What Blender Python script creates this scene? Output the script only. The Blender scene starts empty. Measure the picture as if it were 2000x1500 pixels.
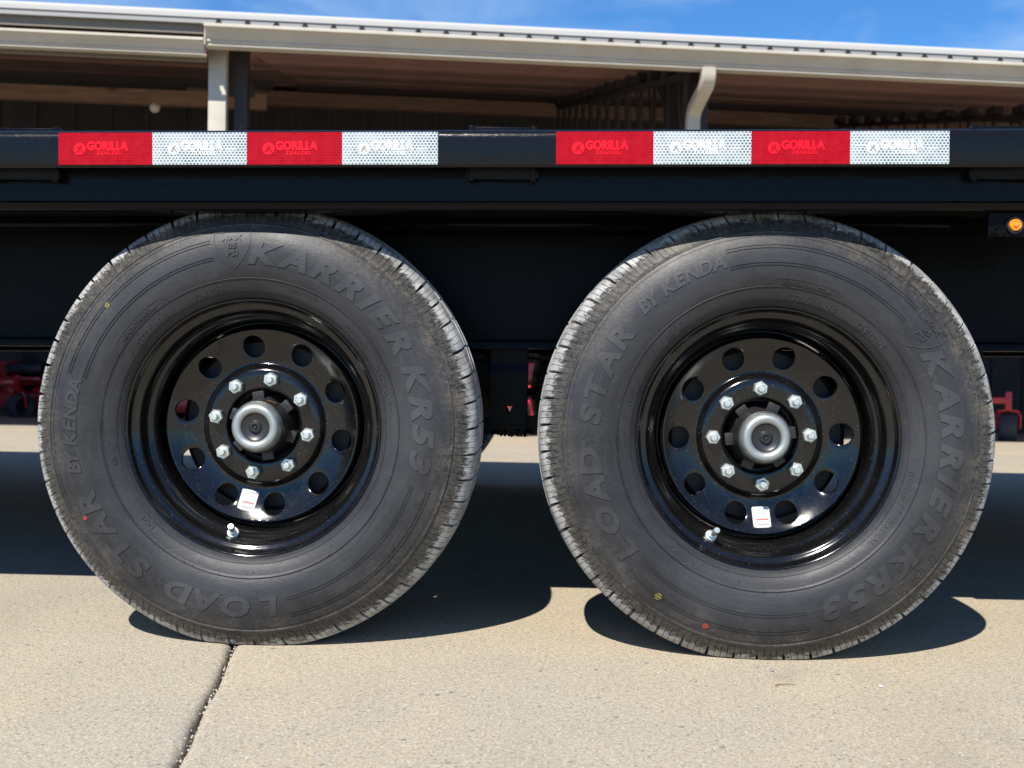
import bpy, bmesh, math, random
from mathutils import Vector, Matrix

random.seed(7)
R = math.radians
S = bpy.context.scene
COL = S.collection

# ------------------------------------------------------------------ camera
RX = Vector((0.99905952, 0.03921799, 0.01849384))
UX = Vector((-0.01939635, 0.02275856, 0.99955281))
WX = Vector((-0.03877956, 0.99897147, -0.02349784))
cam = bpy.data.cameras.new('camera')
cam.sensor_width = 36.0
cam.lens = 36.0 * 2135.84 / 2000.0
cam.clip_start = 0.05
cam.clip_end = 900.0
cam.dof.use_dof = True
cam.dof.focus_distance = 1.86
cam.dof.aperture_fstop = 8.0
co = bpy.data.objects.new('camera', cam)
COL.objects.link(co)
co.matrix_world = Matrix(((RX.x, UX.x, -WX.x, 0.0768), (RX.y, UX.y, -WX.y, -1.8403),
                          (RX.z, UX.z, -WX.z, 0.4994), (0, 0, 0, 1)))
S.camera = co

# ------------------------------------------------------------------ sky and sun
TO_SUN = Vector((-0.30, -0.80, 1.0)).normalized()
ELEV = math.asin(TO_SUN.z)
W = bpy.data.worlds.new('World')
S.world = W
W.use_nodes = True
nt = W.node_tree
nt.nodes.clear()
wo = nt.nodes.new('ShaderNodeOutputWorld')
bg = nt.nodes.new('ShaderNodeBackground')
sky = nt.nodes.new('ShaderNodeTexSky')
sky.sky_type = 'NISHITA'
sky.sun_disc = False
sky.sun_elevation = ELEV
sky.sun_rotation = math.atan2(TO_SUN.x, TO_SUN.y) % (2 * math.pi)
sky.altitude = 100
sky.air_density = 1.0
sky.dust_density = 0.0
sky.ozone_density = 3.0
tc = nt.nodes.new('ShaderNodeTexCoord')
mp = nt.nodes.new('ShaderNodeMapping')
mp.inputs['Scale'].default_value = (2.6, 2.6, 7.0)
mp.inputs['Rotation'].default_value = (0.0, 0.35, 0.3)
nz = nt.nodes.new('ShaderNodeTexNoise')
nz.inputs['Scale'].default_value = 2.2
nz.inputs['Detail'].default_value = 6
nz.inputs['Roughness'].default_value = 0.55
nz.inputs['Distortion'].default_value = 0.6
cr = nt.nodes.new('ShaderNodeValToRGB')
cr.color_ramp.elements[0].position = 0.44
cr.color_ramp.elements[0].color = (0, 0, 0, 1)
cr.color_ramp.elements[1].position = 0.78
cr.color_ramp.elements[1].color = (0.42, 0.42, 0.42, 1)
mx = nt.nodes.new('ShaderNodeMix')
mx.data_type = 'RGBA'
mx.inputs['B'].default_value = (13.0, 8.2, 7.0, 1)
nt.links.new(tc.outputs['Generated'], mp.inputs['Vector'])
nt.links.new(mp.outputs['Vector'], nz.inputs['Vector'])
nt.links.new(nz.outputs['Fac'], cr.inputs['Fac'])
nt.links.new(cr.outputs['Color'], mx.inputs['Factor'])
nt.links.new(sky.outputs['Color'], mx.inputs['A'])
tint = nt.nodes.new('ShaderNodeMix')
tint.data_type = 'RGBA'
tint.blend_type = 'MULTIPLY'
tint.inputs['Factor'].default_value = 1.0
tint.inputs['B'].default_value = (0.60, 1.20, 1.74, 1)
nt.links.new(mx.outputs['Result'], tint.inputs['A'])
nt.links.new(tint.outputs['Result'], bg.inputs['Color'])
bg.inputs['Strength'].default_value = 0.062
nt.links.new(bg.outputs['Background'], wo.inputs['Surface'])

sl = bpy.data.lights.new('sun', 'SUN')
sl.energy = 5.0
sl.angle = R(0.53)
sl.color = (1.0, 0.95, 0.87)
so = bpy.data.objects.new('sun', sl)
COL.objects.link(so)
so.location = TO_SUN * 30
so.rotation_euler = TO_SUN.to_track_quat('Z', 'Y').to_euler()

S.view_settings.view_transform = 'Standard'
S.view_settings.look = 'None'
S.view_settings.gamma = 1.0
S.view_settings.exposure = 0.55
S.view_settings.use_curve_mapping = False

# ------------------------------------------------------------------ helpers
def tag(o, label=None, cat=None, group=None, kind=None):
    if label: o['label'] = label
    if cat: o['category'] = cat
    if group: o['group'] = group
    if kind: o['kind'] = kind
    return o

def empty(name, loc=(0, 0, 0), rz=0.0, parent=None):
    o = bpy.data.objects.new(name, None)
    o.empty_display_size = 0.1
    COL.objects.link(o)
    o.location = loc
    o.rotation_euler = (0, 0, rz)
    if parent: o.parent = parent
    return o

def obj(name, bm, mats, parent=None, smooth=None, loc=(0, 0, 0), rot=(0, 0, 0), recalc=True):
    if recalc:
        bmesh.ops.recalc_face_normals(bm, faces=bm.faces)
    me = bpy.data.meshes.new(name)
    bm.to_mesh(me)
    bm.free()
    for m in (mats if isinstance(mats, (list, tuple)) else [mats]):
        me.materials.append(m)
    if smooth is not None:
        me.polygons.foreach_set('use_smooth', [True] * len(me.polygons))
        me.set_sharp_from_angle(angle=R(smooth))
    o = bpy.data.objects.new(name, me)
    COL.objects.link(o)
    o.location = loc
    o.rotation_euler = rot
    if parent: o.parent = parent
    return o

def inst(src, name, parent, loc, rot=(0, 0, 0)):
    o = bpy.data.objects.new(name, src.data)
    COL.objects.link(o)
    o.location = loc
    o.rotation_euler = rot
    o.parent = parent
    return o

def copy_tree(o, parent=None):
    c = o.copy()
    COL.objects.link(c)
    c.parent = parent
    for ch in list(o.children):
        copy_tree(ch, c)
    return c

def box(bm, x0, x1, y0, y1, z0, z1, mat=0, bev=0.0, M=None):
    vs = [bm.verts.new((x, y, z)) for x in (x0, x1) for y in (y0, y1) for z in (z0, z1)]
    fs = []
    for q in ((0, 1, 3, 2), (4, 6, 7, 5), (0, 4, 5, 1), (2, 3, 7, 6), (0, 2, 6, 4), (1, 5, 7, 3)):
        f = bm.faces.new([vs[i] for i in q])
        f.material_index = mat
        fs.append(f)
    allv = list(vs)
    if bev > 0:
        es = list({e for f in fs for e in f.edges})
        r = bmesh.ops.bevel(bm, geom=es, offset=bev, segments=2, affect='EDGES', profile=0.6, material=mat)
        allv = list({v for f in r['faces'] for v in f.verts} | {v for v in vs if v.is_valid})
    if M is not None:
        for v in allv: v.co = M @ v.co
    return allv

def extrude_x(bm, prof, x0, x1, mat=0, cap=True, closed=True, segs=1):
    """profile of (y, z) swept along x"""
    rings = [[bm.verts.new((x0 + (x1 - x0) * k / segs, y, z)) for y, z in prof] for k in range(segs + 1)]
    n = len(prof)
    for a, b in zip(rings[:-1], rings[1:]):
        for i in range(n if closed else n - 1):
            j = (i + 1) % n
            bm.faces.new((a[i], a[j], b[j], b[i])).material_index = mat
    if cap and closed:
        bm.faces.new(rings[0]).material_index = mat
        bm.faces.new(list(reversed(rings[-1]))).material_index = mat

def prism(bm, poly, y0, y1, mat=0):
    """polygon of (x, z) given depth along y"""
    a = [bm.verts.new((x, y0, z)) for x, z in poly]
    b = [bm.verts.new((x, y1, z)) for x, z in poly]
    n = len(poly)
    for i in range(n):
        j = (i + 1) % n
        bm.faces.new((a[i], a[j], b[j], b[i])).material_index = mat
    bm.faces.new(a).material_index = mat
    bm.faces.new(list(reversed(b))).material_index = mat

def revolve(bm, prof, n=96, mat=0, closed=False, M=None, phase=0.0):
    """profile of (r, y) about the y axis"""
    rings = []
    for r, y in prof:
        if r < 1e-6:
            rings.append([bm.verts.new((0, y, 0))])
        else:
            rings.append([bm.verts.new((r * math.cos(phase + 2 * math.pi * k / n), y, r * math.sin(phase + 2 * math.pi * k / n))) for k in range(n)])
    prs = list(zip(rings[:-1], rings[1:]))
    if closed: prs.append((rings[-1], rings[0]))
    for a, b in prs:
        if len(a) == 1 and len(b) == 1: continue
        for k in range(n):
            j = (k + 1) % n
            if len(a) == 1: f = bm.faces.new((a[0], b[j], b[k]))
            elif len(b) == 1: f = bm.faces.new((a[k], a[j], b[0]))
            else: f = bm.faces.new((a[k], a[j], b[j], b[k]))
            f.material_index = mat
    if M is not None:
        for rg in rings:
            for v in rg: v.co = M @ v.co

def tube(bm, pts, rad, n=10, mat=0, caps=True, sx=1.0):
    pts = [Vector(p) for p in pts]
    rings = []
    up = Vector((0.31, 0.17, 0.93))
    for i, p in enumerate(pts):
        d = (pts[min(i + 1, len(pts) - 1)] - pts[max(i - 1, 0)]).normalized()
        a = d.cross(up).normalized()
        b = a.cross(d)
        rr = rad[i] if isinstance(rad, (list, tuple)) else rad
        rings.append([bm.verts.new(p + a * rr * sx * math.cos(2 * math.pi * k / n) + b * rr * math.sin(2 * math.pi * k / n)) for k in range(n)])
    for a, b in zip(rings[:-1], rings[1:]):
        for k in range(n):
            bm.faces.new((a[k], a[(k + 1) % n], b[(k + 1) % n], b[k])).material_index = mat
    if caps:
        bm.faces.new(rings[0]).material_index = mat
        bm.faces.new(list(reversed(rings[-1]))).material_index = mat

def tilt(bm, k=0.0125):
    for v in bm.verts: v.co.z += k * v.co.x
    return bm

_font = {}
def text_bm(body, size, shear=0.0, bold=0.0, extrude=0.0, spacing=1.0, flat=False):
    """text as a bmesh centred on x and y, in the xy plane"""
    cu = bpy.data.curves.new('lettering', 'FONT')
    cu.body = body
    cu.size = size
    cu.shear = shear
    cu.offset = bold
    cu.extrude = extrude
    cu.space_character = spacing
    cu.align_x = 'CENTER'
    cu.align_y = 'CENTER'
    cu.resolution_u = 3
    cu.fill_mode = 'FRONT' if flat else 'BOTH'
    o = bpy.data.objects.new('lettering', cu)
    COL.objects.link(o)
    dg = bpy.context.evaluated_depsgraph_get()
    me = bpy.data.meshes.new_from_object(o.evaluated_get(dg))
    bpy.data.objects.remove(o)
    bpy.data.curves.remove(cu)
    bm = bmesh.new()
    bm.from_mesh(me)
    bpy.data.meshes.remove(me)
    return bm

# ------------------------------------------------------------------ materials
def mat(name, col=(0.5, 0.5, 0.5), rough=0.5, metal=0.0, spec=0.5, coat=0.0):
    m = bpy.data.materials.new(name)
    m.use_nodes = True
    b = m.node_tree.nodes['Principled BSDF']
    b.inputs['Base Color'].default_value = (*col, 1)
    b.inputs['Roughness'].default_value = rough
    b.inputs['Metallic'].default_value = metal
    b.inputs['Specular IOR Level'].default_value = spec
    b.inputs['Coat Weight'].default_value = coat
    b.inputs['Coat Roughness'].default_value = 0.06
    return m

class N:
    """small node writer"""
    def __init__(s, m):
        s.t = m.node_tree
        s.b = s.t.nodes['Principled BSDF']
    def new(s, k, **kw):
        n = s.t.nodes.new(k)
        for a, v in kw.items(): setattr(n, a, v)
        return n
    def put(s, v, sock):
        if hasattr(v, 'is_output') or isinstance(v, bpy.types.NodeSocket): s.t.links.new(v, sock)
        else: sock.default_value = v
    def coords(s, scale=(1, 1, 1), kind='Object', rot=(0, 0, 0)):
        c = s.new('ShaderNodeTexCoord')
        mp = s.new('ShaderNodeMapping')
        mp.inputs['Scale'].default_value = scale
        mp.inputs['Rotation'].default_value = rot
        s.t.links.new(c.outputs[kind], mp.inputs['Vector'])
        return mp.outputs['Vector']
    def noise(s, vec, scale, detail=4, rough=0.55, dist=0.0):
        n = s.new('ShaderNodeTexNoise')
        s.t.links.new(vec, n.inputs['Vector'])
        n.inputs['Scale'].default_value = scale
        n.inputs['Detail'].default_value = detail
        n.inputs['Roughness'].default_value = rough
        n.inputs['Distortion'].default_value = dist
        return n.outputs['Fac']
    def voro(s, vec, scale, out='Distance', feature='F1'):
        n = s.new('ShaderNodeTexVoronoi', feature=feature)
        s.t.links.new(vec, n.inputs['Vector'])
        n.inputs['Scale'].default_value = scale
        return n.outputs[out]
    def ramp(s, fac, stops):
        n = s.new('ShaderNodeValToRGB')
        e = n.color_ramp.elements
        while len(e) < len(stops): e.new(0.5)
        for el, (p, c) in zip(e, stops):
            el.position = p
            el.color = (c, c, c, 1) if isinstance(c, (int, float)) else (*c, 1)
        s.t.links.new(fac, n.inputs['Fac'])
        return n.outputs['Color']
    def mix(s, fac, a, b, mode='MIX'):
        n = s.new('ShaderNodeMix', data_type='RGBA', blend_type=mode)
        s.put(fac, n.inputs['Factor'])
        s.put((*a, 1) if isinstance(a, tuple) and len(a) == 3 else a, n.inputs['A'])
        s.put((*b, 1) if isinstance(b, tuple) and len(b) == 3 else b, n.inputs['B'])
        return n.outputs['Result']
    def math(s, op, a, b=0.0, c=0.0):
        n = s.new('ShaderNodeMath', operation=op)
        s.put(a, n.inputs[0]); s.put(b, n.inputs[1]); s.put(c, n.inputs[2])
        return n.outputs[0]
    def bump(s, h, strength=0.3, dist=0.01, prev=None):
        n = s.new('ShaderNodeBump')
        n.inputs['Strength'].default_value = strength
        n.inputs['Distance'].default_value = dist
        s.t.links.new(h, n.inputs['Height'])
        if prev is not None: s.t.links.new(prev, n.inputs['Normal'])
        s.t.links.new(n.outputs['Normal'], s.b.inputs['Normal'])
        return n.outputs['Normal']
    def set(s, name, v): s.put(v, s.b.inputs[name])

# concrete with exposed sandy aggregate
def concrete(name, tint):
    m = mat(name, rough=0.9, spec=0.25)
    n = N(m)
    v = n.coords()
    big = n.noise(v, 0.9, 5, 0.6)
    mid = n.noise(v, 7.0, 5, 0.6)
    a = tuple(x for x in tint)
    base = n.mix(n.ramp(big, [(0.32, 0.0), (0.68, 1.0)]), (a[0] * 1.07, a[1] * 1.03, a[2] * 0.94), (a[0] * 0.93, a[1] * 0.96, a[2] * 1.03))
    base = n.mix(n.ramp(mid, [(0.35, 0.0), (0.7, 0.45)]), base, (a[0] * 0.83, a[1] * 0.84, a[2] * 0.86))
    st = n.ramp(n.noise(n.coords((1, 0.35, 1), rot=(0, 0, 0.25)), 2.6, 6, 0.7, 0.8), [(0.50, 0.0), (0.74, 1.0)])
    base = n.mix(n.math('MULTIPLY', st, 0.30), base, (a[0] * 0.62, a[1] * 0.61, a[2] * 0.60))
    sp = n.ramp(n.noise(v, 3.1, 3, 0.5), [(0.71, 0.0), (0.735, 1.0)])
    base = n.mix(n.math('MULTIPLY', sp, 0.22), base, (a[0] * 0.45, a[1] * 0.45, a[2] * 0.46))
    wh = n.ramp(n.noise(v, 13, 5, 0.7), [(0.66, 0.0), (0.78, 1.0)])
    base = n.mix(n.math('MULTIPLY', wh, 0.22), base, (0.58, 0.55, 0.48))
    g = n.noise(v, 260, 3, 0.7)
    base = n.mix(0.8, base, n.ramp(g, [(0.27, (0.38, 0.36, 0.34)), (0.48, (0.98, 0.98, 0.97)), (0.72, (1.55, 1.52, 1.44))]), 'MULTIPLY')
    g2 = n.noise(v, 105, 3, 0.6)
    base = n.mix(0.38, base, n.ramp(g2, [(0.30, (0.55, 0.53, 0.51)), (0.5, (1.0, 1.0, 1.0)), (0.70, (1.32, 1.31, 1.28))]), 'MULTIPLY')
    cell = n.new('ShaderNodeTexVoronoi')
    n.t.links.new(v, cell.inputs['Vector'])
    cell.inputs['Scale'].default_value = 150
    sep = n.new('ShaderNodeSeparateColor')
    n.t.links.new(cell.outputs['Color'], sep.inputs['Color'])
    near = n.ramp(cell.outputs['Distance'], [(0.26, 1.0), (0.42, 0.0)])
    pick = n.ramp(sep.outputs['Red'], [(0.70, 0.0), (0.74, 1.0)])
    grain = n.ramp(sep.outputs['Green'], [(0.0, (0.10, 0.10, 0.11)), (0.30, (0.20, 0.20, 0.22)), (0.5, (0.42, 0.24, 0.12)), (0.68, (0.52, 0.41, 0.27)), (0.85, (0.58, 0.55, 0.49)), (1.0, (0.16, 0.13, 0.10))])
    base = n.mix(n.math('MULTIPLY', n.math('MULTIPLY', near, pick), 0.75), base, grain)
    c2 = n.new('ShaderNodeTexVoronoi')
    n.t.links.new(v, c2.inputs['Vector'])
    c2.inputs['Scale'].default_value = 46
    s2 = n.new('ShaderNodeSeparateColor')
    n.t.links.new(c2.outputs['Color'], s2.inputs['Color'])
    k2 = n.math('MULTIPLY', n.ramp(c2.outputs['Distance'], [(0.14, 1.0), (0.24, 0.0)]), n.ramp(s2.outputs['Red'], [(0.86, 0.0), (0.88, 1.0)]))
    base = n.mix(n.math('MULTIPLY', k2, 0.7), base, n.ramp(s2.outputs['Blue'], [(0.0, (0.12, 0.12, 0.14)), (0.5, (0.30, 0.28, 0.27)), (1.0, (0.45, 0.30, 0.18))]))
    n.set('Base Color', base)
    n.bump(n.math('ADD', n.math('ADD', g, n.math('MULTIPLY', g2, 0.4)), n.math('MULTIPLY', k2, 0.5)), 0.55, 0.0024)
    return m
M_CONC = concrete('concrete_tan', (0.405, 0.352, 0.268))
M_CONC2 = concrete('concrete_grey', (0.398, 0.353, 0.277))
M_DIRT = mat('joint_dirt', (0.07, 0.06, 0.05), 0.95)
n = N(M_DIRT); v = n.coords()
n.set('Base Color', n.ramp(n.noise(v, 120, 4), [(0.35, (0.015, 0.014, 0.012)), (0.62, (0.06, 0.05, 0.04)), (0.8, (0.3, 0.27, 0.22))]))
M_LOT = mat('lot_ground', (0.36, 0.31, 0.24), 0.95)
n = N(M_LOT); v = n.coords()
n.set('Base Color', n.mix(n.noise(v, 0.6, 6), (0.26, 0.22, 0.165), (0.35, 0.30, 0.22)))

# black trailer paint with a light orange peel
def paint(name, rough=0.22, rip=0.25, speck=0.3, base=0.0035, spec=0.14, coat=0.0):
    m = mat(name, (base, base, base * 1.15), rough, 0, spec, coat)
    n = N(m)
    v = n.coords((1, 1, 3.0))
    h = n.noise(v, 55, 3, 0.5, 0.4)
    n.bump(h, rip, 0.004)
    if speck:
        d = n.ramp(n.noise(n.coords(), 420, 2, 0.5), [(0.70, 0.0), (0.76, 1.0)])
        cl = n.ramp(n.noise(n.coords(), 9, 3), [(0.5, 0.0), (0.62, 1.0)])
        k = n.math('MULTIPLY', n.math('MULTIPLY', d, cl), speck)
        n.set('Base Color', n.mix(k, (base, base, base * 1.15), (0.30, 0.28, 0.25)))
    return m
M_BLACK = paint('black_paint', 0.24, 0.06)
M_RAIL = paint('rail_paint', 0.22, 0.15, 0.10, 0.004, 0.28)
M_FRAME = paint('frame_paint', 0.34, 0.05, 0.3, 0.003, 0.10)

# wheel enamel
M_RIM = mat('rim_enamel', (0.007, 0.007, 0.007), 0.13, 0, 0.42, 0.25)
n = N(M_RIM); v = n.coords()
dust = n.ramp(n.noise(v, 300, 2, 0.5), [(0.665, 0.0), (0.72, 1.0)])
film = n.ramp(n.noise(v, 10, 5, 0.6), [(0.35, 0.0), (0.75, 1.0)])
n.set('Base Color', n.mix(n.math('MULTIPLY', dust, 0.16), n.mix(n.math('MULTIPLY', film, 0.8), (0.003, 0.003, 0.0035), (0.008, 0.0075, 0.007)), (0.28, 0.26, 0.22)))
n.set('Roughness', n.ramp(n.noise(v, 18, 5, 0.65), [(0.3, 0.085), (0.75, 0.20)]))
n.bump(n.noise(v, 40, 2), 0.025, 0.004)

# rubber, dusty brown towards the tread
def rubber(name, base, lift):
    m = mat(name, base, 0.52, 0, 0.34)
    n = N(m)
    v = n.coords()
    sx = n.new('ShaderNodeSeparateXYZ')
    n.t.links.new(v, sx.inputs[0])
    rr = n.math('SQRT', n.math('ADD', n.math('MULTIPLY', sx.outputs['X'], sx.outputs['X']), n.math('MULTIPLY', sx.outputs['Z'], sx.outputs['Z'])))
    blot = n.noise(v, 14, 6, 0.65)
    fine = n.noise(v, 210, 4, 0.7)
    scuff = n.noise(n.coords((1, 1, 2.2), rot=(0, 0.6, 0)), 60, 5, 0.7, 0.8)
    rim_d = n.ramp(n.math('ADD', rr, n.math('MULTIPLY', n.math('SUBTRACT', blot, 0.5), 0.11)), [(0.315, 0.0), (0.352, 0.8), (0.385, 1.0)])
    grit = n.ramp(n.math('MULTIPLY', n.math('ADD', fine, scuff), 0.5), [(0.40, 0.0), (0.62, 1.0)])
    c = n.mix(n.ramp(n.noise(v, 6, 4, 0.6), [(0.35, 0.0), (0.68, 1.0)]), base, tuple(x * 2.1 for x in base))
    c = n.mix(n.math('MULTIPLY', n.ramp(fine, [(0.5, 0.0), (0.8, 1.0)]), 0.30), c, (0.058, 0.055, 0.051))
    c = n.mix(n.math('MULTIPLY', n.math('MULTIPLY', rim_d, grit), n.ramp(n.noise(v, 5.0, 3, 0.6), [(0.35, lift * 0.6), (0.60, 1.0)])), c, (0.140, 0.122, 0.098))
    sh_ = n.ramp(rr, [(0.345, 0.0), (0.349, 1.0)])
    c = n.mix(n.math('MULTIPLY', sh_, 0.62), c, n.mix(grit, (0.018, 0.0175, 0.0165), (0.085, 0.078, 0.066)))
    # rubbed pale rubber on the outer corner of the tread blocks
    worn = n.ramp(n.math('ADD', rr, n.math('MULTIPLY', n.math('SUBTRACT', scuff, 0.5), 0.040)), [(0.3660, 0.0), (0.3705, 1.0)])
    c = n.mix(n.math('MULTIPLY', worn, n.ramp(n.noise(v, 26, 4, 0.7), [(0.3, 0.25), (0.6, 0.95)])), c, (0.42, 0.42, 0.41))
    # brown smear patches
    sm = n.ramp(n.noise(v, 9, 3, 0.5, 1.2), [(0.60, 0.0), (0.72, 1.0)])
    c = n.mix(n.math('MULTIPLY', n.math('MULTIPLY', sm, rim_d), 0.6), c, (0.165, 0.135, 0.098))
    th = n.math('ARCTAN2', sx.outputs['Z'], sx.outputs['X'])
    cv = n.new('ShaderNodeCombineXYZ')
    n.put(n.math('MULTIPLY', th, 2.2), cv.inputs[0])
    n.put(n.math('MULTIPLY', rr, 62.0), cv.inputs[1])
    band = n.noise(cv.outputs[0], 1.6, 5, 0.65, 0.3)
    c = n.mix(n.math('MULTIPLY', n.ramp(band, [(0.50, 0.0), (0.75, 1.0)]), 0.25), c, (0.075, 0.071, 0.064))
    c = n.mix(n.math('MULTIPLY', n.ramp(band, [(0.28, 1.0), (0.46, 0.0)]), 0.18), c, (0.020, 0.020, 0.022))
    scr = n.ramp(n.noise(n.coords((1, 1, 5.0), rot=(0, 0.9, 0)), 46, 2, 0.5, 1.5), [(0.73, 0.0), (0.77, 1.0)])
    c = n.mix(n.math('MULTIPLY', scr, 0.40), c, (0.15, 0.14, 0.125))
    n.set('Base Color', c)
    n.set('Roughness', n.ramp(blot, [(0.3, 0.40), (0.7, 0.56)]))
    n.bump(n.math('ADD', fine, n.math('MULTIPLY', scuff, 0.8)), 0.22, 0.0016)
    return m
M_TYRE = rubber('tyre_rubber', (0.0165, 0.0170, 0.0190), 0.8)
M_LETTER = rubber('tyre_letter_rubber', (0.0245, 0.025, 0.0275), 0.6)
M_GROOVE = mat('groove_rubber', (0.010, 0.010, 0.010), 0.9)
M_YELLOW = mat('yellow_dot', (0.16, 0.13, 0.024), 0.7)
M_REDDOT = mat('red_dot', (0.25, 0.03, 0.028), 0.7)

M_ZINC = mat('zinc', (0.62, 0.65, 0.62), 0.30, 0.85)
n = N(M_ZINC); v = n.coords()
n.set('Base Color', n.mix(n.noise(v, 160, 3), (0.58, 0.65, 0.60), (0.78, 0.80, 0.76)))
n.set('Roughness', n.ramp(n.noise(v, 120, 3), [(0.3, 0.34), (0.7, 0.50)]))
M_CHROME = mat('polished_zinc', (0.36, 0.39, 0.38), 0.5, 0.75)
n = N(M_CHROME); v = n.coords()
n.set('Roughness', n.ramp(n.noise(v, 60, 4), [(0.3, 0.42), (0.7, 0.58)]))
M_PLUG = mat('rubber_plug', (0.02, 0.02, 0.022), 0.38)
M_CAST = mat('cast_hub', (0.016, 0.015, 0.0145), 0.45)
n = N(M_CAST); n.bump(n.noise(n.coords(), 160, 4), 0.35, 0.002)
M_CHALK = mat('orange_chalk', (0.75, 0.36, 0.07), 0.9)
M_DRUM = mat('brake_drum', (0.010, 0.010, 0.010), 0.6)
M_LABEL = mat('white_label', (0.50, 0.485, 0.475), 0.5, 0, 0.2)
M_LRED = mat('label_red_print', (0.42, 0.10, 0.09), 0.5)
M_LGREY = mat('label_grey_print', (0.25, 0.25, 0.26), 0.5)

# prismatic reflective tape
def tape(name, cell, grid, dark_lo):
    m = mat(name, grid, 0.5, 0, 0.05, 0.0)
    n = N(m)
    c = n.new('ShaderNodeTexCoord')
    sx = n.new('ShaderNodeSeparateXYZ')
    n.t.links.new(c.outputs['Object'], sx.inputs[0])
    PX, PZ = 0.0057, 0.0044
    row = n.math('DIVIDE', sx.outputs['Z'], PZ)
    rf = n.math('FLOOR', row)
    odd = n.math('MULTIPLY', n.math('MODULO', n.math('ABSOLUTE', rf), 2.0), 0.5)
    fx = n.math('SUBTRACT', n.math('FRACT', n.math('ADD', n.math('DIVIDE', sx.outputs['X'], PX), n.math('ADD', odd, 100.0))), 0.5)
    fz = n.math('SUBTRACT', n.math('SUBTRACT', row, rf), 0.5)
    dx = n.math('MULTIPLY', fx, 1.10)
    dist = n.math('SQRT', n.math('ADD', n.math('MULTIPLY', dx, dx), n.math('MULTIPLY', fz, fz)))
    dot = n.ramp(dist, [(0.28, 1.0), (0.46, 0.0)])
    patch = n.noise(n.coords(), 22, 3, 0.6)  # uneven glare of the tape, painted into the cell colour
    k = n.math('MULTIPLY', dot, n.ramp(patch, [(0.38, dark_lo), (0.62, 1.0)]))
    cellc = n.mix(n.ramp(n.noise(n.coords(), 60, 2), [(0.3, 0.0), (0.7, 1.0)]), cell, tuple(min(1, x * 1.8 + 0.01) for x in cell))
    n.set('Base Color', n.mix(k, grid, cellc))
    n.bump(n.noise(n.coords(), 90, 2), 0.08, 0.002)
    return m
M_TRED = tape('red_tape', (0.17, 0.001, 0.005), (0.38, 0.004, 0.014), 0.75)
M_TWHITE = tape('white_tape', (0.045, 0.075, 0.09), (0.50, 0.535, 0.545), 0.5)
M_PRED = mat('red_print', (0.78, 0.003, 0.018), 0.5, 0, 0.2)
M_PWHITE = mat('white_print', (0.74, 0.77, 0.78), 0.5, 0, 0.2)
M_EDGE = mat('tape_edge', (0.66, 0.55, 0.52), 0.5)
M_AMBER = mat('amber_lens', (0.90, 0.27, 0.012), 0.12, 0, 0.5, 0.6)
M_GROM = mat('rubber_grommet', (0.012, 0.012, 0.013), 0.45)

# ------------------------------------------------------------------ ground
FALL = 0.04
def gz(y):
    """the lot is level under the trailer and falls gently towards the shed"""
    return 0.0 if y < 3.4 else -FALL * (min(y, 22.0) - 3.4)

bm = bmesh.new()
xs = (-400, -60, -14, 0, 14, 60, 400)
ys = (-400, -60, -6.5, 0, 3.4, 8, 14, 22, 80, 500)
grid = [[bm.verts.new((x, y, gz(y) - 0.035)) for x in xs] for y in ys]
for a, b in zip(grid[:-1], grid[1:]):
    for i in range(len(xs) - 1):
        bm.faces.new((a[i], a[i + 1], b[i + 1], b[i]))
tag(obj('ground', bm, M_LOT), kind='structure')

pav = empty('pavement')
pav['kind'] = 'structure'
JX = -0.462
JS = (-0.371 + 0.462) / (-0.555 + 0.006)          # the joint runs slightly askew
def jx(y): return JX + JS * (y + 0.006)
def slab(x0, x1, y0, y1, m, seed):
    """one poured slab with tooled, slightly chipped edges; x0/x1 shift along the skewed joint"""
    rnd = random.Random(seed)
    bm = bmesh.new()
    ny = max(2, int((y1 - y0) / 0.03)) if y0 > -1.5 and y1 < 0.7 else max(2, int((y1 - y0) / 0.8))
    prof = [(0.0, -0.03), (0.0006, -0.012), (0.0025, -0.0060), (0.0065, -0.0024), (0.012, -0.0006), (0.019, 0.0)]
    rows = []
    for j in range(ny + 1):
        y = y0 + (y1 - y0) * j / ny
        s = jx(y) - JX
        z = gz(y)
        c0 = rnd.uniform(-0.0006, 0.0016) + 0.0012 * math.sin(y * 23 + seed)
        c1 = rnd.uniform(-0.0022, 0.0006) + 0.0016 * math.sin(y * 19 + seed)
        row = [(x0 + s + c0 + a, y, z + b) for a, b in prof]
        row += [(x0 + (x1 - x0) * t + s, y, z) for t in (0.1, 0.3, 0.5, 0.7, 0.9)]
        row += [(x1 + s + c1 - a, y, z + b) for a, b in reversed(prof)]
        rows.append([bm.verts.new(p) for p in row])
    for a, b in zip(rows[:-1], rows[1:]):
        for i in range(len(a) - 1):
            bm.faces.new((a[i], a[i + 1], b[i + 1], b[i]))
    for rw in (rows[0], rows[-1]):
        for i in range(len(rw) - 1):
            p, q = rw[i].co, rw[i + 1].co
            u = [bm.verts.new((p.x, p.y, p.z - 0.03)), bm.verts.new((q.x, q.y, q.z - 0.03))]
            bm.faces.new((rw[i], rw[i + 1], u[1], u[0]))
    return obj('concrete_slab', bm, m, pav, smooth=40)
G = 0.0012
k = 0
for (y0, y1) in ((-6.4, -1.402), (-1.4, 0.6), (0.6, 3.4), (3.403, 8.0), (8.003, 14.0)):
    for (x0, x1) in ((JX - 9.2, JX - 4.6 - G), (JX - 4.6, JX - G), (JX + G, JX + 4.6), (JX + 4.6 + G, JX + 9.2)):
        slab(x0, x1, y0, y1, M_CONC2 if x1 < JX + 0.01 else M_CONC, k)
        k += 1
bm = bmesh.new()
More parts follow.
